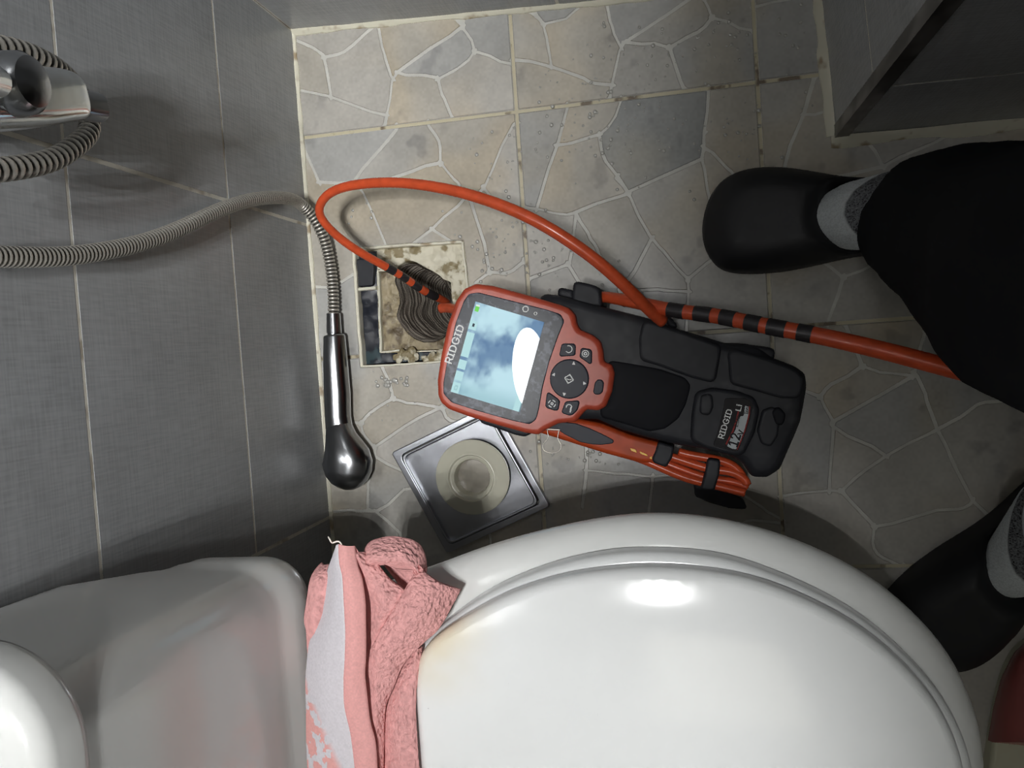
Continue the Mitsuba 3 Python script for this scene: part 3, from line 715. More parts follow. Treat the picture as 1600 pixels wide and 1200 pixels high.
# ------------------------------------------------------------------ drain cover lying upside down
cL, cB, cR = at(615, 706, .0)[:2], at(701, 862, .0)[:2], at(861, 789, .0)[:2]
cT = cL + cR - cB
cen = (cL + cR) / 2
sqr = np.array([cL, cB, cR, cT])
def sc(f): return (sqr - cen) * f + cen
add('drain_cover__frame', dome(rounded(sc(1.0), .003), .0015, .0012, .010, step=.004, holes=[rounded(sc(.885), .006)]), 'stainless', 40)
add('drain_cover__lip', dome(rounded(sc(.875), .007), .006, .0012, .014, step=.004, holes=[rounded(sc(.835), .008)]), 'stainless', 40, 'raised inner lip')
add('drain_cover__plate', dome(rounded(sc(.86), .007), .0015, .0008, .0065, step=.004), 'stainless', 40)
rc = at(739, 745, .02)
prof = [(.0225, .0066), (.0255, .0066), (.0262, .018), (.0300, .0225), (.0475, .0215), (.0490, .0215), (.0492, .0235), (.0478, .0252), (.036, .0285), (.0325, .0315), (.0305, .0318), (.0285, .0285), (.0268, .0282), (.0240, .0260), (.0228, .0215), (.0225, .0066)]
add('drain_cover__trap_ring', lathe(prof, 72, (rc[0], rc[1], 0)), 'cream_plastic', 35, 'translucent cream plastic trap ring')
add('drain_cover__trap_cup', lathe([(0, .0066), (.0226, .0066), (.0226, .009), (.012, .0095), (0, .0094)], 48, (rc[0], rc[1], 0)), 'wet_floor_spot', 35, 'grey brown bottom of the trap')
tag('drain_cover', 'square stainless steel drain cover lying upside down beside the toilet', 'drain cover')

# ------------------------------------------------------------------ shower hose, head, mixer
def hose(path, r, pitch, depth, sides=16, per=6):
    path = np.asarray(path, float)
    s = np.r_[0, np.cumsum(np.linalg.norm(np.diff(path, axis=0), axis=1))]
    cs = CubicSpline(s, path)
    n = int(s[-1] / pitch * per)
    t = np.linspace(0, s[-1], n)
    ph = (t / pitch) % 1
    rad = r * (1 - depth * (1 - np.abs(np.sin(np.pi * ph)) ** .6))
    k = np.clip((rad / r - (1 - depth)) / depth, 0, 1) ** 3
    col = np.repeat((np.array([[.045, .043, .038]]) * (1 - k[:, None]) + np.array([[.62, .59, .53]]) * k[:, None]), sides, 0)  # shade between the ribs painted into the vertex colour for contrast
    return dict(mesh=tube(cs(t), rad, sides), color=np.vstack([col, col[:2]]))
hp = [at_x(-120, 405, .030), at_x(0, 401, .028), at_x(90, 401, .026), at_x(180, 389, .024), at_x(260, 366, .022), at_x(330, 334, .021), at_x(395, 312, .020), at_x(440, 309, .020), at(472, 321, .052), at(497, 352, .034), at(512, 395, .022), at(519, 440, .019), at(521, 492, .021)]
hp = smooth_path(hp, 300)
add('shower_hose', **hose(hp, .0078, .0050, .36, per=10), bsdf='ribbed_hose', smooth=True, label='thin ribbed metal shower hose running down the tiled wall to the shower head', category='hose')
sp = [(521, 488, 8.5), (521, 490, 11.5), (521.5, 505, 12), (522, 520.5, 12.5), (522, 521, 11), (522, 522.5, 11), (522, 523, 16.5), (522.5, 526, 18), (524, 560, 20), (527, 615, 22), (528, 650, 21.5), (530, 668, 22.5), (533, 683, 26), (537, 697, 33), (541, 710, 39.5), (543, 722, 42.5), (543, 734, 41), (542, 746, 35.5), (541, 756, 26), (540, 762, 15), (539.5, 765, 4)]
P, A, B = [], [], []
for x, y, r in sp:
    m = r / 1218.0 * .985
    v = min(m, .0165) if y < 670 else min(m, .018 + .008 * min(1, (y - 670) / 40)) if y < 740 else min(m, .026)
    z = max(v, .0165) + .003 if y < 670 else .0205 + .004
    P.append(at(x, y, z)); A.append(m); B.append(v)
add('hand_shower__handle', tube(np.array(P[:12]), 0, 40, section=(np.array(A[:12]), np.array(B[:12]))), 'dark_chrome', 35)
add('hand_shower__head', tube(np.array(P[11:]), 0, 40, section=(np.array(A[11:]), np.array(B[11:]))), 'dark_chrome', 50, 'rounded back of the spray head')
tag('hand_shower', 'chrome hand shower head lying on the floor beside the left wall', 'shower head')
fcx = P[15]
dr_ = []
for i in range(46):
    a, q = rng.random() * 6.28, math.sqrt(rng.random()) * .030
    x, y = fcx[0] + q * math.cos(a) * 1.0, fcx[1] + q * math.sin(a) * .9
    zt = .0245 + .026 * math.sqrt(max(0, 1 - (q / .0345) ** 2))
    m = trimesh.creation.icosphere(1, .0007 + .0006 * rng.random()); m.apply_translation([x, y, zt]); dr_.append(m)

# mixer on the left wall
def wp(px, py, X): return at_x(px, py, X)
mx = [(-190, 152), (-100, 153), (-30, 154), (35, 153), (82, 151), (106, 153), (116, 158)]
mp = np.array([wp(x, y, .075) for x, y in mx])
mu = (mp[-1] - mp[0]) / np.linalg.norm(mp[-1] - mp[0])
def ring_wall(c, ry, rx, n=40, pw=3.2):
    th = np.arange(n) * 2 * np.pi / n
    cy, cx_ = np.sign(np.cos(th)) * np.abs(np.cos(th)) ** (2 / pw), np.sign(np.sin(th)) * np.abs(np.sin(th)) ** (2 / pw)
    side = np.cross(mu, [1, 0, 0]); side /= np.linalg.norm(side)
    nor = np.cross(side, mu)
    return c + cy[:, None] * ry * side + cx_[:, None] * rx * nor
hw = np.array([.0205, .0205, .0200, .0195, .0180, .0160, .0105])
hx = np.array([.026, .026, .025, .0225, .019, .016, .010])
cs_ = CubicSpline(np.arange(len(mp)), np.c_[mp, hw, hx])(np.linspace(0, len(mp) - 1, 40))
add('shower_mixer__body', loft([ring_wall(c[:3], c[3], c[4]) for c in cs_]), 'chrome', 40)
nz = [wp(112, 160, .078), wp(128, 164, .078), wp(150, 168, .078)]
add('shower_mixer__nozzle', loft([ring_wall(nz[0], .010, .010, pw=2.5), ring_wall(nz[1], .0105, .0105, pw=2.5), ring_wall(nz[2], .0105, .0105, pw=2.5), ring_wall(nz[2], .0085, .0085, pw=2.5), ring_wall(nz[1], .008, .008, pw=2.5)]), 'dark_chrome', 40, 'dark square nozzle')
kc = wp(14, 133, .096)
def xcyl(c, prof, n=48):
    m = lathe(prof, n); m.apply_transform(trimesh.geometry.align_vectors([0, 0, 1], [1, 0, .0])); m.apply_translation(c); return m
add('shower_mixer__collar', xcyl(kc - [.012, 0, 0], [(0, 0), (.0225, 0), (.0225, .008), (.0210, .010), (0, .010)]), 'black_grip', 35, 'black collar under the knob')
add('shower_mixer__knob', xcyl(kc, [(0, 0), (.0188, 0), (.0195, .003), (.0185, .012), (.015, .017), (.008, .0195), (0, .020)]), 'dark_chrome', 35, 'dark chrome knob')
lv = [wp(-8, 128, .112), wp(-50, 118, .125), wp(-110, 105, .14)]
add('shower_mixer__lever', tube(smooth_path(lv, 20), np.linspace(.009, .007, 20), 20), 'chrome', 40)
for y in (118, 182):
    c = wp(-170, y, .0)
    add('shower_mixer__wall_flange', xcyl(c, [(0, 0), (.028, 0), (.027, .008), (.014, .014), (.013, .06), (0, .06)]), 'chrome', 35)
tag('shower_mixer', 'chrome wall mixer with a dark knob on the left wall', 'faucet')
lp = [wp(-200, 75, .06), wp(-60, 72, .058), wp(10, 76, .057), wp(60, 92, .054), wp(98, 116, .045), wp(128, 155, .034), wp(140, 195, .040), wp(120, 226, .050), wp(85, 248, .056), wp(40, 260, .060), wp(0, 265, .062), wp(-80, 270, .062), wp(-200, 272, .06)]
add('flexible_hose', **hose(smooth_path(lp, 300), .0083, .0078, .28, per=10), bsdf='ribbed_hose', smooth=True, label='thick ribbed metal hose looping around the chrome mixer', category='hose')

# ------------------------------------------------------------------ inspection monitor lying on the floor
HP = (.172 + .110 * .31, -.110, 0.0)            # the head's face: tilted to the right
BP = flat(.148)
def hd(p, dz=0.0): return (HP[0] + dz, HP[1], HP[2])
def text_on(txt, a, b, height, pl, depth=.0004, bold=True, lift=.0):
    """lettering from pixel a (start of the baseline) to pixel b (its end) on a plane"""
    A, B = at_plane(*a, pl), at_plane(*b, pl)
    m = meshkit.text_mesh(txt, 1.0, .05, bold)
    w = m.bounds[1][0] - m.bounds[0][0]
    L = np.linalg.norm(B - A)
    u = (B - A) / L
    nrm = np.array([-pl[1], -pl[2], 1.0]); nrm /= np.linalg.norm(nrm)
    v = np.cross(nrm, u)
    M = np.eye(4)
    m.apply_translation([-m.bounds[0][0], 0, 0])
    M[:3, 0] = u * (L / w); M[:3, 1] = v * height; M[:3, 2] = nrm * depth / .05; M[:3, 3] = A + nrm * lift
    m.apply_transform(M)
    return m

body_px = [(840, 470), (845, 458), (872, 461), (936, 478), (1009, 496), (1060, 514), (1100, 526), (1136, 537), (1167, 537), (1190, 545), (1210, 560), (1242, 572), (1260, 584), (1262, 605), (1257, 635), (1252, 660), (1243, 682), (1233, 705), (1220, 735), (1200, 748), (1175, 747), (1160, 724), (1140, 713), (1102, 703), (1060, 697), (1007, 684), (970, 673), (932, 656), (890, 656), (850, 640)]
body = rounded(ptsp(body_px, BP), .008)
add('inspection_monitor__body', dome(body, -.135, .010, lambda xy, d: .0 + .006 * np.clip((xy[:, 0] - .5) / .1, 0, 1) * (1 - np.exp(-d / .012)), pl=BP, step=.004, inner=.008), 'body_grey', 45)
grip_px = [(948, 560), (985, 566), (1030, 574), (1072, 588), (1082, 602), (1074, 632), (1062, 655), (1040, 672), (1015, 676), (975, 664), (935, 652), (938, 610)]
add('inspection_monitor__grip', dome(rounded(ptsp(grip_px, BP), .008), -.01, .004, lambda xy, d: .0005 + .006 * (1 - np.exp(-d / .02)), pl=BP, step=.004, inner=.006), 'black_grip', 45, 'black matte grip')
# upper ridge and step beside the grip
for pp, h in [([(1005, 498), (1058, 516), (1128, 540), (1124, 566), (1118, 600), (1080, 590), (1030, 572), (1000, 563), (998, 530)], .004),
              ([(1135, 541), (1200, 560), (1244, 577), (1256, 592), (1250, 622), (1220, 622), (1178, 610), (1140, 600), (1138, 570)], .009)]:
    add('inspection_monitor__shell_panel', dome(rounded(ptsp(pp, BP), .007), -.01, .004, h, pl=BP, step=.004), 'body_grey', 45)
# battery block with its label
bat_px = [(1086, 612), (1112, 605), (1150, 610), (1178, 620), (1186, 640), (1178, 676), (1162, 708), (1150, 712), (1104, 700), (1078, 688), (1080, 650)]
add('inspection_monitor__battery', dome(rounded(ptsp(bat_px, BP), .008), -.01, .005, .012, pl=BP, step=.004), 'black_plastic', 45, 'black battery with a printed label')
def latch(pp, h, m, nm, lab=None, r=.003):
    return add('inspection_monitor__' + nm, dome(rounded(ptsp(pp, BP), .004), -.01, r, h, pl=BP, step=.003), m, 45, lab)
latch([(1190, 640), (1206, 634), (1218, 645), (1214, 680), (1203, 697), (1188, 692), (1182, 672)], .011, 'body_grey', 'battery_latch')
latch([(1203, 640), (1216, 634), (1226, 646), (1222, 664), (1210, 662)], .013, 'black_grip', 'battery_latch')
latch([(1094, 616), (1112, 613), (1114, 634), (1108, 648), (1092, 645)], .017, 'body_grey', 'battery_rib')
LP = flat(.148 + .0124)
lab_px = [(1133, 622), (1165, 622), (1177, 631), (1173, 650), (1165, 676), (1152, 706), (1114, 697), (1122, 672), (1129, 645)]
BK = 'inspection_monitor__battery'
add(BK + '__label', dome(rounded(ptsp(lab_px, LP), .002), -.002, .0004, .0006, pl=LP, step=.002, k=2), 'label_black', False, 'dark printed label')
red = [(1153, 640), (1149, 658), (1143, 675), (1133, 694), (1135.5, 695), (1145.5, 676), (1151.5, 659), (1155.5, 640.5)]
add(BK + '__label_stripe', dome(ptsp(red, LP), 0, .0001, .0008, pl=LP, step=.002, k=1), 'label_red', False)
grey = [(1164, 634), (1170.5, 636), (1169, 650), (1163, 672), (1156, 690), (1150, 702), (1143, 701), (1136, 697), (1139, 690), (1144, 680), (1149, 672), (1153, 656), (1157, 650), (1162, 650)]
add(BK + '__label_field', dome(ptsp(grey, LP), 0, .0001, .0008, pl=LP, step=.002, k=1), 'label_grey', False, 'grey field of the label')
add(BK + '__label_rim', dome(ptsp([(1170.5, 634), (1172.5, 634.5), (1171, 651), (1165, 673), (1152, 704), (1150.5, 703.5), (1163, 673), (1169, 650)], LP), 0, .0001, .0009, pl=LP, step=.002, k=1), 'label_red', False)
add(BK + '__lettering', cat([text_on('RIDGID', (1130.5, 686), (1144.5, 641), .0062, LP, lift=.0008), text_on('Li', (1157, 643), (1159.5, 633), .0056, LP, lift=.0008)]), 'white_print', False, 'white lettering')
add(BK + '__lettering', cat([text_on('12', (1152, 699), (1158, 680), .0105, LP, lift=.0010), text_on('V', (1160, 681), (1162.5, 673), .0055, LP, lift=.0010),
                             text_on('2.5Ah', (1152.5, 667), (1156.5, 650), .0036, LP, lift=.0010), text_on('Ion', (1168, 647), (1170, 637), .0034, LP, lift=.0010)]), 'label_black', False, 'black lettering')
# red head
head_px = [(683, 618), (682, 595), (688, 555), (698, 508), (711, 470), (724, 451), (742, 443), (768, 446), (820, 460), (868, 474), (888, 481), (898, 492), (900, 505), (905, 515), (926, 524), (938, 534), (942, 550), (943, 566), (956, 570), (960, 584), (956, 612), (946, 636), (934, 642), (916, 640), (905, 652), (898, 660), (872, 662), (852, 672), (840, 680), (820, 677), (780, 666), (730, 651), (700, 640), (688, 630)]
hp_ = rounded(ptsp(head_px, HP), .004)
add('inspection_monitor__head', dome(hp_, -.045, .006, .0, pl=HP, step=.003, inner=.012, k=5), 'red_rubber', 50, 'red rubber head')
bez_px = [(725, 470), (733, 459), (748, 457), (800, 470), (855, 484), (876, 491), (882, 502), (872, 526), (858, 566), (848, 605), (842, 640), (838, 655), (828, 663), (800, 657), (750, 643), (706, 629), (693, 615), (693, 598), (700, 558), (712, 505)]
bp_ = rounded(ptsp(bez_px, HP), .003)
add('inspection_monitor__bezel', dome(bp_, -.01, .001, .0012, pl=HP, step=.003, k=2), 'bezel', 40, 'scratched dark glass around the screen')
SP = hd(0, .0016)
scr = [(743, 471), (850.5, 503.5), (812, 644), (704, 612)]
sc3 = np.array([at_plane(x, y, SP) for x, y in scr])
so, su, sv = sc3[3], sc3[0] - sc3[3], sc3[2] - sc3[3]       # u: up the device's right-hand direction, v: from left edge to right edge
Mi = np.linalg.inv(np.array([su[:2], sv[:2]]).T)
def screen_fn(p, n, uv):
    x, y = p.x - float(so[0]), p.y - float(so[1])
    u = float(Mi[0, 0]) * x + float(Mi[0, 1]) * y           # 0 bottom of the picture .. 1 top
    v = float(Mi[1, 0]) * x + float(Mi[1, 1]) * y           # 0 left .. 1 right
    a = SM(.42, .72, FB(u * 3.4, v * 3.4, 2.3, 4) + .12 * (1 - u))
    b = SM(.5, .75, FB(u * 9 + 3, v * 9, 1.0, 3))
    c = MX(mi.Color3f(.15, .27, .43), mi.Color3f(.56, .82, .90), a)
    c = MX(c, mi.Color3f(.08, .17, .34), b * (1 - a) * .6)
    c = MX(c, mi.Color3f(.20, .42, .46), SM(.25, 0.0, u) * .5)
    box = lambda u0, u1, v0, v1: (u > u0) & (u < u1) & (v > v0) & (v < v1)
    pale = mi.Color3f(.50, .78, .80)
    for u0, u1 in ((.0, .115), (.14, .24), (.265, .365), (.40, .67), (.70, .80)):
        c = dr.select(box(u0, u1, .0, .11), pale, c)
    c = dr.select(box(.735, .77, .045, .075), mi.Color3f(.04, .05, .06), c)
    c = dr.select(box(.03, .085, .035, .08) & ~box(.045, .07, .047, .068), mi.Color3f(.36, .6, .62), c)
    c = dr.select(box(.0, .23, .90, .985), pale, c)
    c = dr.select(box(.90, .955, .02, .075), mi.Color3f(.18, .72, .10), c)
    c = dr.select(box(.955, .975, .02, .075), mi.Color3f(.75, .9, .8), c)
    c = dr.select(box(.905, .92, .27, .36), mi.Color3f(.55, .8, .85), c)
    c = dr.select(v > .985, c * .6, c)
    return c * .9
scene['screen_glass'] = {'type': 'plastic', 'diffuse_reflectance': rgb(.03, .035, .045), 'int_ior': 1.5}
sg = ptsp(scr, SP)
sm_ = trimesh.Trimesh([*sc3], [[0, 3, 2], [0, 2, 1]], process=False)
if sm_.face_normals[0][2] < 0: sm_.invert()
scene['inspection_monitor__screen'] = mikit.ply(sm_, 'screen_glass', uv=np.array([[1.0, 0], [1, 1], [0, 1], [0, 0]]), emitter={'type': 'area', 'radiance': mikit.proc(screen_fn)})
tag('inspection_monitor__screen', 'lit bluish screen with pale icons')
add('inspection_monitor__logo', text_on('RIDGID', (705.5, 569), (726, 510), .0080, HP, lift=.0012), 'white_print', False, 'white lettering beside the screen')
# ring marks on the bezel
def annul(c, r0, r1, pl, h0, h1):
    w = at_plane(*c, pl)
    g = Point(w[:2]).buffer(r1, 24).difference(Point(w[:2]).buffer(r0, 24))
    return dome(g, h0, .0001, h1, pl=pl, step=.001, k=1)
add('inspection_monitor__bezel_icon', cat([annul((821.5, 483), .0024, .0036, HP, .001, .0016), annul((837, 490), .0012, .002, HP, .001, .0015)]), 'white_print', False, 'pale ring marks')
# keypad
def button(pp, h=.002, m='button'):
    return add('inspection_monitor__button', dome(rounded(ptsp(pp, HP), .0022), -.004, .0014, h, pl=HP, step=.0015, k=3), m, 45)
c8 = lambda l: crop(830, 510, .13333, l)
pad = [(890 + 30.5 * math.cos(a), 592 + 31 * math.sin(a)) for a in np.linspace(0, 2 * math.pi, 40, endpoint=False)]
bt = [button(c8([(355, 215), (375, 200), (500, 200), (525, 225), (520, 330), (500, 345), (400, 350), (340, 355), (330, 330)])),
      button(c8([(580, 265), (600, 250), (690, 265), (715, 290), (712, 440), (690, 450), (640, 410), (565, 360)])),
      button(c8([(185, 775), (210, 770), (320, 850), (340, 880), (320, 980), (290, 990), (190, 960), (165, 935)])),
      button(c8([(400, 880), (550, 865), (570, 890), (545, 980), (490, 1035), (450, 1045), (370, 1020), (355, 1000)])),
      button(pad, .003), button(c8([(780, 620), (830, 625), (855, 660), (840, 770), (800, 800), (750, 800), (725, 770), (745, 660)]), .0015)]
def glyph(key, *ms): add(key + '__icon', cat(ms), 'white_print', False)
def arc(c, r0, r1, a0, a1, h=.0026):
    w = at_plane(*c, HP)[:2]
    an = np.radians(np.linspace(a0, a1, 24))
    o = np.vstack([w + r1 * np.c_[np.cos(an), np.sin(an)], (w + r0 * np.c_[np.cos(an), np.sin(an)])[::-1]])
    return dome(o, .001, .0001, h, pl=HP, step=.0012, k=1)
def tri(pp, h=.0035): return dome(ptsp(c8(pp), HP), .001, .0001, h, pl=HP, step=.002, k=1)
glyph(bt[0], arc((889, 545.5), .0032, .0042, -150, 110))
glyph(bt[1], annul((915, 552.5), .0030, .0040, HP, .001, .0026), annul((915, 552.5), .0008, .0021, HP, .001, .0026))
glyph(bt[2], arc((863, 630.5), .0032, .0044, 20, 80), arc((863, 630.5), .0032, .0044, 110, 170), arc((863, 630.5), .0032, .0044, 200, 260), arc((863, 630.5), .0032, .0044, 290, 350), annul((863, 630.5), .0006, .0018, HP, .001, .0026))
glyph(bt[3], arc((889.5, 636), .0024, .0036, -10, 190), tri([(462, 940), (480, 945), (468, 1010), (450, 1005)], .0026))
dia = [(388, 600), (460, 553), (508, 630), (435, 675)]
din = [(404, 604), (455, 572), (491, 627), (440, 656)]
dm = dome(Polygon(ptsp(c8(dia), HP)), .001, .0001, .0036, pl=HP, step=.0015, holes=[Polygon(ptsp(c8(din), HP))], k=1)
glyph(bt[4], dm, tri([(415, 605), (455, 620), (480, 612), (485, 622), (455, 632), (412, 617)]), tri([(505, 405), (523, 450), (478, 448)]), tri([(283, 540), (283, 585), (243, 567)]), tri([(612, 642), (655, 668), (612, 688)]), tri([(372, 772), (417, 780), (388, 820)]))
# red side of the head with its dark recess
SDP = flat(.128)
side_px = [(838, 664), (872, 655), (905, 655), (940, 662), (985, 680), (1030, 692), (1042, 706), (1034, 724), (1000, 724), (945, 709), (900, 695), (866, 684), (840, 676)]
add('inspection_monitor__side_shell', dome(rounded(ptsp(side_px, SDP), .003), -.06, .006, .0, pl=SDP, step=.003), 'orange_sleeve', 50, 'orange red side shell')
c9 = lambda l: crop(820, 640, .125, l)
rec = c9([(250, 218), (300, 176), (440, 150), (640, 172), (800, 228), (960, 300), (1130, 390), (1090, 425), (950, 440), (820, 432), (690, 404), (500, 310), (420, 252), (300, 242)])
add('inspection_monitor__side_recess', dome(rounded(ptsp(rec, SDP), .002), -.004, .001, .0012, pl=SDP, step=.002, k=2), 'button', 45, 'dark recess')
# black side clips
CP = flat(.10)
def clip(pp, z1, z0, nm, m='black_plastic', r=.004):
    return add('inspection_monitor__' + nm, dome(rounded(pts(pp, z1), .003), z0, r, z1, step=.003), m, 45)
c10 = lambda l: crop(840, 425, .1375, l)
clip(c10([(395, 215), (402, 130), (440, 103), (560, 128), (650, 152), (716, 190), (722, 260), (730, 400), (600, 400), (380, 330)]), .135, .06, 'cable_clip')
clip(c10([(222, 240), (230, 190), (268, 175), (400, 205), (420, 330), (240, 290)]), .125, .08, 'cable_clip')
ring_c = c10([(720, 330), (745, 270), (800, 238), (860, 238), (930, 268), (990, 330), (1005, 400), (950, 395), (915, 330), (850, 290), (800, 300), (765, 345), (760, 390)])
clip(ring_c, .12, .085, 'clip_hook', r=.003)
clip([(1036, 496), (1041, 490), (1052, 500), (1064, 514), (1046, 512)], .14, .09, 'cable_clip')
clip(crop(1040, 500, .15, [(640, 300), (690, 250), (850, 255), (1020, 275), (1110, 292), (1145, 320), (1135, 400), (1100, 430), (640, 400)]), .142, .05, 'foot_pad')
clip([(742, 648), (752, 662), (779, 671), (804, 680), (818, 683), (829, 679), (828, 668), (780, 650)], .125, .085, 'side_bracket')
# imager cable strands strapped along the lower side
def strand(pp, z, r=.0046, m='orange_cable'):
    q = smooth_path([at(x, y, zz_) for (x, y), zz_ in zip(pp, np.broadcast_to(z, (len(pp),)))], 60)
    return tube(q, r, 14)
strands = [[(985, 695), (1040, 711), (1080, 724), (1112, 733), (1140, 737), (1160, 746), (1167, 757)],
           [(980, 704), (1036, 722), (1078, 738), (1112, 748), (1140, 752), (1168, 762)],
           [(990, 713), (1036, 732), (1076, 748), (1112, 757), (1140, 764), (1164, 770)],
           [(1060, 706), (1090, 713), (1118, 718), (1142, 726), (1156, 738), (1162, 750)]]
for i, s in enumerate(strands):
    add('inspection_monitor__imager_cable', strand(s, .118 - .006 * (i % 2) + (.004 if i == 3 else 0), .0048), 'orange_cable', True)
ye = [c9([(1315, 480), (1390, 500), (1400, 540), (1330, 515)]), c9([(1435, 520), (1530, 560), (1540, 585), (1440, 550)]), c9([(1555, 605), (1585, 580), (1592, 625)])]
YP = flat(.1285)
for y in ye:
    add('inspection_monitor__side_shell__yellow_mark', dome(ptsp(y, YP), -.002, .0002, .0004, pl=YP, step=.002, k=1), 'label_yellow', False)
add('inspection_monitor__strap', dome(rounded(pts([(1028, 690), (1054, 698), (1050, 716), (1041, 731), (1022, 724), (1018, 718), (1024, 705)], .133), .003), .09, .003, .133, step=.003), 'black_plastic', 45)
add('inspection_monitor__strap', dome(rounded(pts([(1106, 716), (1126, 719), (1124, 742), (1116, 768), (1094, 766), (1101, 742)], .131), .003), .09, .003, .131, step=.003), 'black_plastic', 45)
add('inspection_monitor__strap', dome(rounded(pts([(1083, 752), (1100, 756), (1135, 766), (1160, 779), (1170, 797), (1140, 795), (1108, 786), (1086, 776)], .10), .003), .07, .003, .10, step=.003), 'black_plastic', 45)
wl = [at(852, 670.5, .130), at(875, 671.5, .130)]
wire = smooth_path([at(x, y, .130) for x, y in [(855.5, 671), (856, 678), (855.5, 685), (850, 692), (848, 698), (850.5, 704), (857, 707), (863, 708), (870, 706.5), (875, 703), (877, 697), (874, 690), (871.5, 684), (872.5, 677), (873, 671.5)]], 80)
add('wire_clip', cat([tube(wire, .00065, 8), tube(np.linspace(wl[0], wl[1], 6), .0012, 10)]), 'steel_hose', True, 'small silver wire clip on the side of the inspection monitor', 'clip')
tag('inspection_monitor', 'red and black pipe inspection monitor with lit screen lying on the floor', 'inspection camera')

# ------------------------------------------------------------------ orange push cables
def cable(key, pp, z, r, bands, label, tape_r=1.03):
    W = np.array([at(x, y, zz_) for (x, y), zz_ in zip(pp, z)])
    s = np.r_[0, np.cumsum(np.linalg.norm(np.diff(W, axis=0), axis=1))]
    cs = CubicSpline(np.sqrt(np.r_[0, np.cumsum(np.linalg.norm(np.diff(W, axis=0), axis=1))] * 0 + 1).cumsum() - 1, W)
    t = np.linspace(0, len(W) - 1, 260)
    Q = cs(t); R = np.interp(t, np.arange(len(W)), np.broadcast_to(r, (len(W),)))
    add(key + '__sheath', tube(Q, R, 20), 'orange_cable', True)
    d = ((Q[:, None] - EYE) @ np.array([RIGHT, DOWN, FWD]).T)[:, 0]
    px = 800 + FOCAL * d[:, 0] / d[:, 2]
    for (i0, i1) in bands:          # bands in units of path points
        tt = np.linspace(i0, i1, 16)
        add(key + '__tape_band', tube(cs(tt), np.interp(tt, np.arange(len(W)), np.broadcast_to(r, (len(W),))) * tape_r + .0002, 20), 'cable_tape', 40)
    tag(key, label, 'cable')
    return cs
c1 = [(1036, 503), (1008, 478), (985, 455), (940, 414), (890, 377), (835, 344), (770, 316), (700, 296), (630, 286), (570, 287), (525, 297), (503, 315), (500, 335), (513, 355), (535, 375), (566, 396), (600, 415), (632, 434), (664, 455), (690, 468), (700, 478)]
z1 = [.150, .168, .180, .195, .205, .210, .205, .195, .180, .165, .150, .138, .128, .115, .100, .080, .055, .028, -.005, -.045, -.085]
r1 = [.0066, .0066, .0066, .0066, .0066, .0064, .0062, .0060, .0057, .0056, .0054, .0052, .0050, .0050, .0052, .0052, .0052, .0052, .0054, .0054, .0054]
cable('push_cable', c1, z1, r1, [(16.12, 16.5), (16.78, 17.1), (17.37, 17.72), (18.04, 18.58)], 'orange push cable looping over the floor into the open drain')
c2 = [(912, 466), (940, 464), (965, 467), (1010, 476), (1060, 486), (1120, 494), (1190, 508), (1260, 521), (1330, 536), (1400, 553), (1480, 574), (1550, 592), (1640, 616)]
z2 = [.105, .118, .130, .150, .165, .18, .20, .215, .23, .24, .25, .255, .26]
r2 = [.0058, .0062, .0066, .0072, .0076, .0079, .0081, .0083, .0085, .0087, .0089, .009, .009]
cable('push_cable_001', c2, z2, r2, [(3.7, 4.17), (4.45, 4.88), (5.1, 5.43), (5.66, 5.98), (6.14, 6.54), (6.81, 7.14)], 'orange push cable with black bands running under the trouser leg')
tag('push_cable_001'); 
st = smooth_path([at(752, 492, .112), at(720, 486, .075), at(700, 481, .040), at(688, 482, .03)], 24)
add('cable_end', tube(st, .0062, 18), 'orange_cable', True, 'short red cable end poking out from under the left edge of the monitor', 'cable')

# ------------------------------------------------------------------ the person: legs, trousers, socks, clogs
def bones(joints_, chains, ref=.012):
    M = []
    for ch in chains:
        for a, b in zip(ch[:-1], ch[1:]):
            (pa, ra), (pb, rb) = joints_[a], joints_[b]
            M.append(manifold3d.Manifold.batch_hull([manifold3d.Manifold.sphere(ra, 24).translate(list(pa)), manifold3d.Manifold.sphere(rb, 24).translate(list(pb))]))
    m = manifold3d.Manifold.batch_boolean(M, manifold3d.OpType.Add).refine_to_length(ref).to_mesh()
    t = trimesh.Trimesh(m.vert_properties[:, :3], m.tri_verts)
    trimesh.smoothing.filter_taubin(t, iterations=20)
    return t
AN1, AN2 = np.array([.748, -.325, .10]), np.array([.875, -.665, .10])
KN1, KN2 = np.array([.745, -.435, .50]), np.array([.93, -.655, .50])
HI1, HI2 = np.array([.88, -.50, .90]), np.array([.93, -.66, .90])
def foot_pts(toe, heel, ank): 
    toe, heel = np.array(toe), np.array(heel)
    return toe * .82 + heel * .18, toe * .5 + heel * .5, toe * .12 + heel * .88
T1, H1 = np.array([.520, -.318, 0]), np.array([.800, -.325, 0])
T2, H2 = np.array([.722, -.838, 0]), np.array([.930, -.650, 0])
JT = {'a1': (AN1, .036), 'k1': (KN1, .052), 'h1': (HI1, .078), 'a2': (AN2, .036), 'k2': (KN2, .052), 'h2': (HI2, .078), 'p': ((HI1 + HI2) / 2 + [0.01, 0, .07], .10)}
for n_, (t_, h_, a_) in {'1': (T1, H1, AN1), '2': (T2, H2, AN2)}.items():
    b_, m_, e_ = foot_pts(t_, h_, a_)
    b_ = b_ * .35 + m_ * .65
    JT['b' + n_] = (b_ + [0, 0, .038], .014); JT['m' + n_] = (m_ * .8 + e_ * .2 + [0, 0, .050], .022); JT['e' + n_] = (e_ + [0, 0, .055], .026)
add('person__body', bones(JT, [['b1', 'm1', 'a1', 'k1', 'h1', 'p'], ['b2', 'm2', 'a2', 'k2', 'h2', 'p'], ['a1', 'e1'], ['a2', 'e2'], ['h1', 'h2']]), 'skin', True)
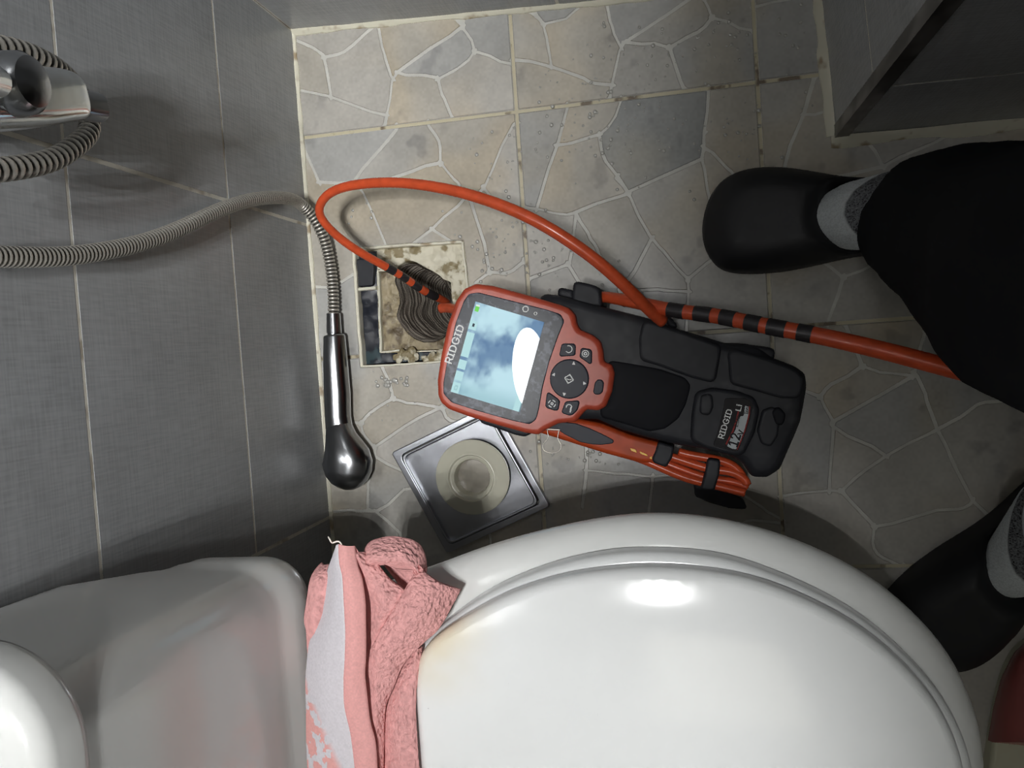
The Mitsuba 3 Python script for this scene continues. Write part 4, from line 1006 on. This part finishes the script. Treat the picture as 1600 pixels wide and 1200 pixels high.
def sock(toe, heel, an, kn):
    b_, m_, e_ = foot_pts(toe, heel, an)
    up = an + (kn - an) * .35
    b_ = b_ * .2 + m_ * .8
    jt = {'b': (b_ + [0, 0, .038], .018), 'm': (m_ * .72 + e_ * .28 + [0, 0, .058], .039), 'a': (an, .047), 'e': (e_ + [0, 0, .055], .030), 'u': (up, .047)}
    return bones(jt, [['b', 'm', 'a', 'u'], ['a', 'e'], ['m', 'e']], .006)
add('person__sock', sock(T1, H1, AN1, KN1), 'sock', True, 'grey and white sock with a dark band')
add('person__sock', sock(T2, H2, AN2, KN2), 'sock', True, 'pale grey sock with a dark band')
def leg_cloth(path, rad, seed, n=44, m=64, sy=1.0):
    P_ = smooth_path(path, n); R_ = np.interp(np.linspace(0, 1, n), np.linspace(0, 1, len(rad)), rad)
    t = np.gradient(P_, axis=0); t /= np.linalg.norm(t, axis=1, keepdims=True)
    th = np.arange(m) * 2 * np.pi / m
    out_ = []
    for i in range(n):
        a = np.cross(t[i], [0, 1, 0]); a /= np.linalg.norm(a); b = np.cross(t[i], a)
        q = P_[i] + R_[i] * (np.cos(th)[:, None] * a + sy * np.sin(th)[:, None] * b)
        w = meshkit.fbm(np.c_[np.cos(th) * 1.6, np.sin(th) * 1.6, np.full(m, i * .13)] + seed, 3, seed) - .5
        q = q + (q - P_[i]) * (w * .30)[:, None]
        out_.append(q)
    return out_
l1 = leg_cloth([[.762, -.345, .075], [.760, -.365, .20], [.758, -.405, .36], [.752, -.432, .50], [.79, -.455, .66], [.87, -.49, .88], [.90, -.53, .98]], [.078, .083, .090, .098, .105, .125, .135], 3)
l2 = leg_cloth([[.935, -.650, .085], [.945, -.650, .25], [.950, -.650, .5], [.945, -.655, .7], [.935, -.655, .88], [.93, -.65, .98]], [.070, .078, .092, .105, .125, .135], 5)
add('person__trouser_leg', loft(l1, cap=False), 'trouser', 60, 'black trouser leg')
add('person__trouser_leg', loft(l2, cap=False), 'trouser', 60, 'black trouser leg')
add('person__waistband', tube(smooth_path([[.905, -.47, .96], [.92, -.60, .97], [.93, -.73, .96]], 20), np.r_[np.linspace(.11, .135, 10), np.linspace(.135, .11, 10)], 40), 'trouser', 50, 'seat of the trousers')

def clog(toe_px, toe, heel, width, mirror, key, label):
    toe, heel = toe[:2], heel[:2]
    u = (toe - heel) / np.linalg.norm(toe - heel); v = np.array([-u[1], u[0]]) * mirror; L = np.linalg.norm(toe - heel)
    W = width
    # outline in foot coordinates: s along (0 heel .. 1 toe), w across (+ = outer side)
    half = [(0, 0), (.005, .16), (.04, .30), (.12, .38), (.25, .40), (.42, .43), (.58, .52), (.72, .58), (.84, .56), (.93, .44), (.985, .20), (1.0, -.02), (.985, -.22), (.93, -.40), (.84, -.47), (.70, -.48), (.55, -.44), (.40, -.38), (.25, -.36), (.12, -.36), (.04, -.28), (.005, -.14)]
    o = np.array([heel + u * (s * L) + v * (w * W) for s, w in half])
    o = smooth_outline(o, 200)
    op = np.array([heel + u * (s * L) + v * (w * W) for s, w in [(.03, .0), (.05, .17), (.12, .28), (.25, .33), (.36, .35), (.45, .29), (.50, .04), (.45, -.22), (.36, -.30), (.25, -.30), (.12, -.26), (.05, -.15)]])
    op = smooth_outline(op, 90)
    def hz(xy, d):
        s = ((xy - heel) @ u) / L
        top = np.interp(s, [0, .1, .3, .42, .50, .62, .78, .90, 1.0], [.060, .056, .054, .070, .082, .078, .066, .055, .040])
        k_ = np.clip(d / (.036 + .0 * s), 0, 1)
        return .024 + (top - .024) * np.sqrt(1 - (1 - k_) ** 2)
    up_ = dome(o, .016, .0035, hz, step=.004, inner=.006, holes=[op], k=3)
    add(key + '__upper' if False else key, up_, 'clog_rubber', 60, label)
    so_ = dome(Polygon(o).buffer(-.001), .0, .003, .020, step=.005)
    add(key + '__sole', so_, 'clog_rubber', 45)
clog(None, T1, H1, .118, -1, 'person__clog', 'black rubber clog')
clog(None, T2, H2, .118, 1, 'person__clog_001', 'black rubber clog behind the toilet bowl')
tag('person', 'person standing in black trousers, grey socks and black rubber clogs', 'person')

# ------------------------------------------------------------------ slipper in the lower right corner
su_ = np.array([.20, .98]); su_ /= np.linalg.norm(su_); sv_ = np.array([-su_[1], su_[0]])
half = [(0, .0), (.01, .20), (.08, .36), (.25, .42), (.5, .44), (.75, .42), (.90, .32), (.98, .14), (1, 0), (.98, -.14), (.90, -.32), (.75, -.42), (.5, -.44), (.25, -.42), (.08, -.36), (.01, -.20)]
Ls, Ws = .25, .105
org = at(1549, 1152, .02)[:2] - su_ * (.47 * Ls) - sv_ * (.46 * Ws)
sol = smooth_outline(np.array([org + su_ * (s * Ls) + sv_ * (w * Ws) for s, w in half]), 140)
add('slipper__sole', dome(sol, .0, .006, .022, step=.004), 'slipper_sole', 45, 'cream sole')
strap_r = []
for s_ in np.linspace(.44, .95, 18):
    e = np.interp(s_, [.4, .6, .75, .88, .95], [.46, .465, .44, .36, .25])
    hgt = np.interp(s_, [.4, .7, .95], [.056, .046, .028])
    th = np.linspace(0, np.pi, 26)
    row = lambda k, ths: [np.r_[org + su_ * (s_ * Ls + .03 * math.sin(t) * (s_ < .55) * (.55 - s_) / .11) + sv_ * (-math.cos(t) * (Ws * e - k)), .012 - k + hgt * math.sin(t) ** .7] for t in ths]
    strap_r.append(np.array(row(0, th) + row(.004, th[::-1])))
add('slipper__strap', loft(strap_r), 'slipper_rubber', 45, 'reddish brown strap')
tag('slipper', 'reddish brown rubber slipper in the lower right corner', 'slipper')

# ------------------------------------------------------------------ water drops on the floor
drops = []
clusters = [(1050, 90, 70, 50, 40), (1120, 60, 50, 40, 30), (1000, 200, 70, 50, 70), (1160, 200, 25, 60, 30), (800, 380, 45, 45, 70), (930, 180, 40, 60, 30), (830, 210, 40, 30, 16), (880, 700, 30, 20, 25), (950, 705, 40, 10, 20),
            (600, 620, 60, 30, 24), (1240, 80, 25, 50, 20), (740, 260, 40, 40, 16), (560, 340, 30, 25, 8), (880, 420, 40, 30, 24)]
for cx_, cy_, sx_, sy_, n_ in clusters:
    for i in range(n_):
        w = at(cx_ + rng.normal() * sx_, cy_ + rng.normal() * sy_, 0)
        if not (.01 < w[0] < .66 and w[1] < -.04): continue
        if drain_poly.buffer(.004).contains(Point(w[:2])): continue
        r = .0010 + .0018 * rng.random() ** 2
        m = trimesh.creation.icosphere(2, r)
        m.vertices[:, 2] = np.maximum(m.vertices[:, 2] * .55, -.0001)
        m.apply_translation([w[0], w[1], .0005]); drops.append(m)
for i in range(26):
    w = at(612 + 26 * (rng.random() * 2 - 1), 597 + 7 * (rng.random() * 2 - 1), 0)
    m = trimesh.creation.icosphere(2, .0018 + .0018 * rng.random())
    m.vertices[:, 2] = np.maximum(m.vertices[:, 2] * .45, -.0001)
    m.apply_translation([w[0], w[1], .0005]); drops.append(m)
add('water_drops', cat(drops), 'water', True, 'scattered clear water drops on the wet stone floor', 'water drops', kind='stuff')
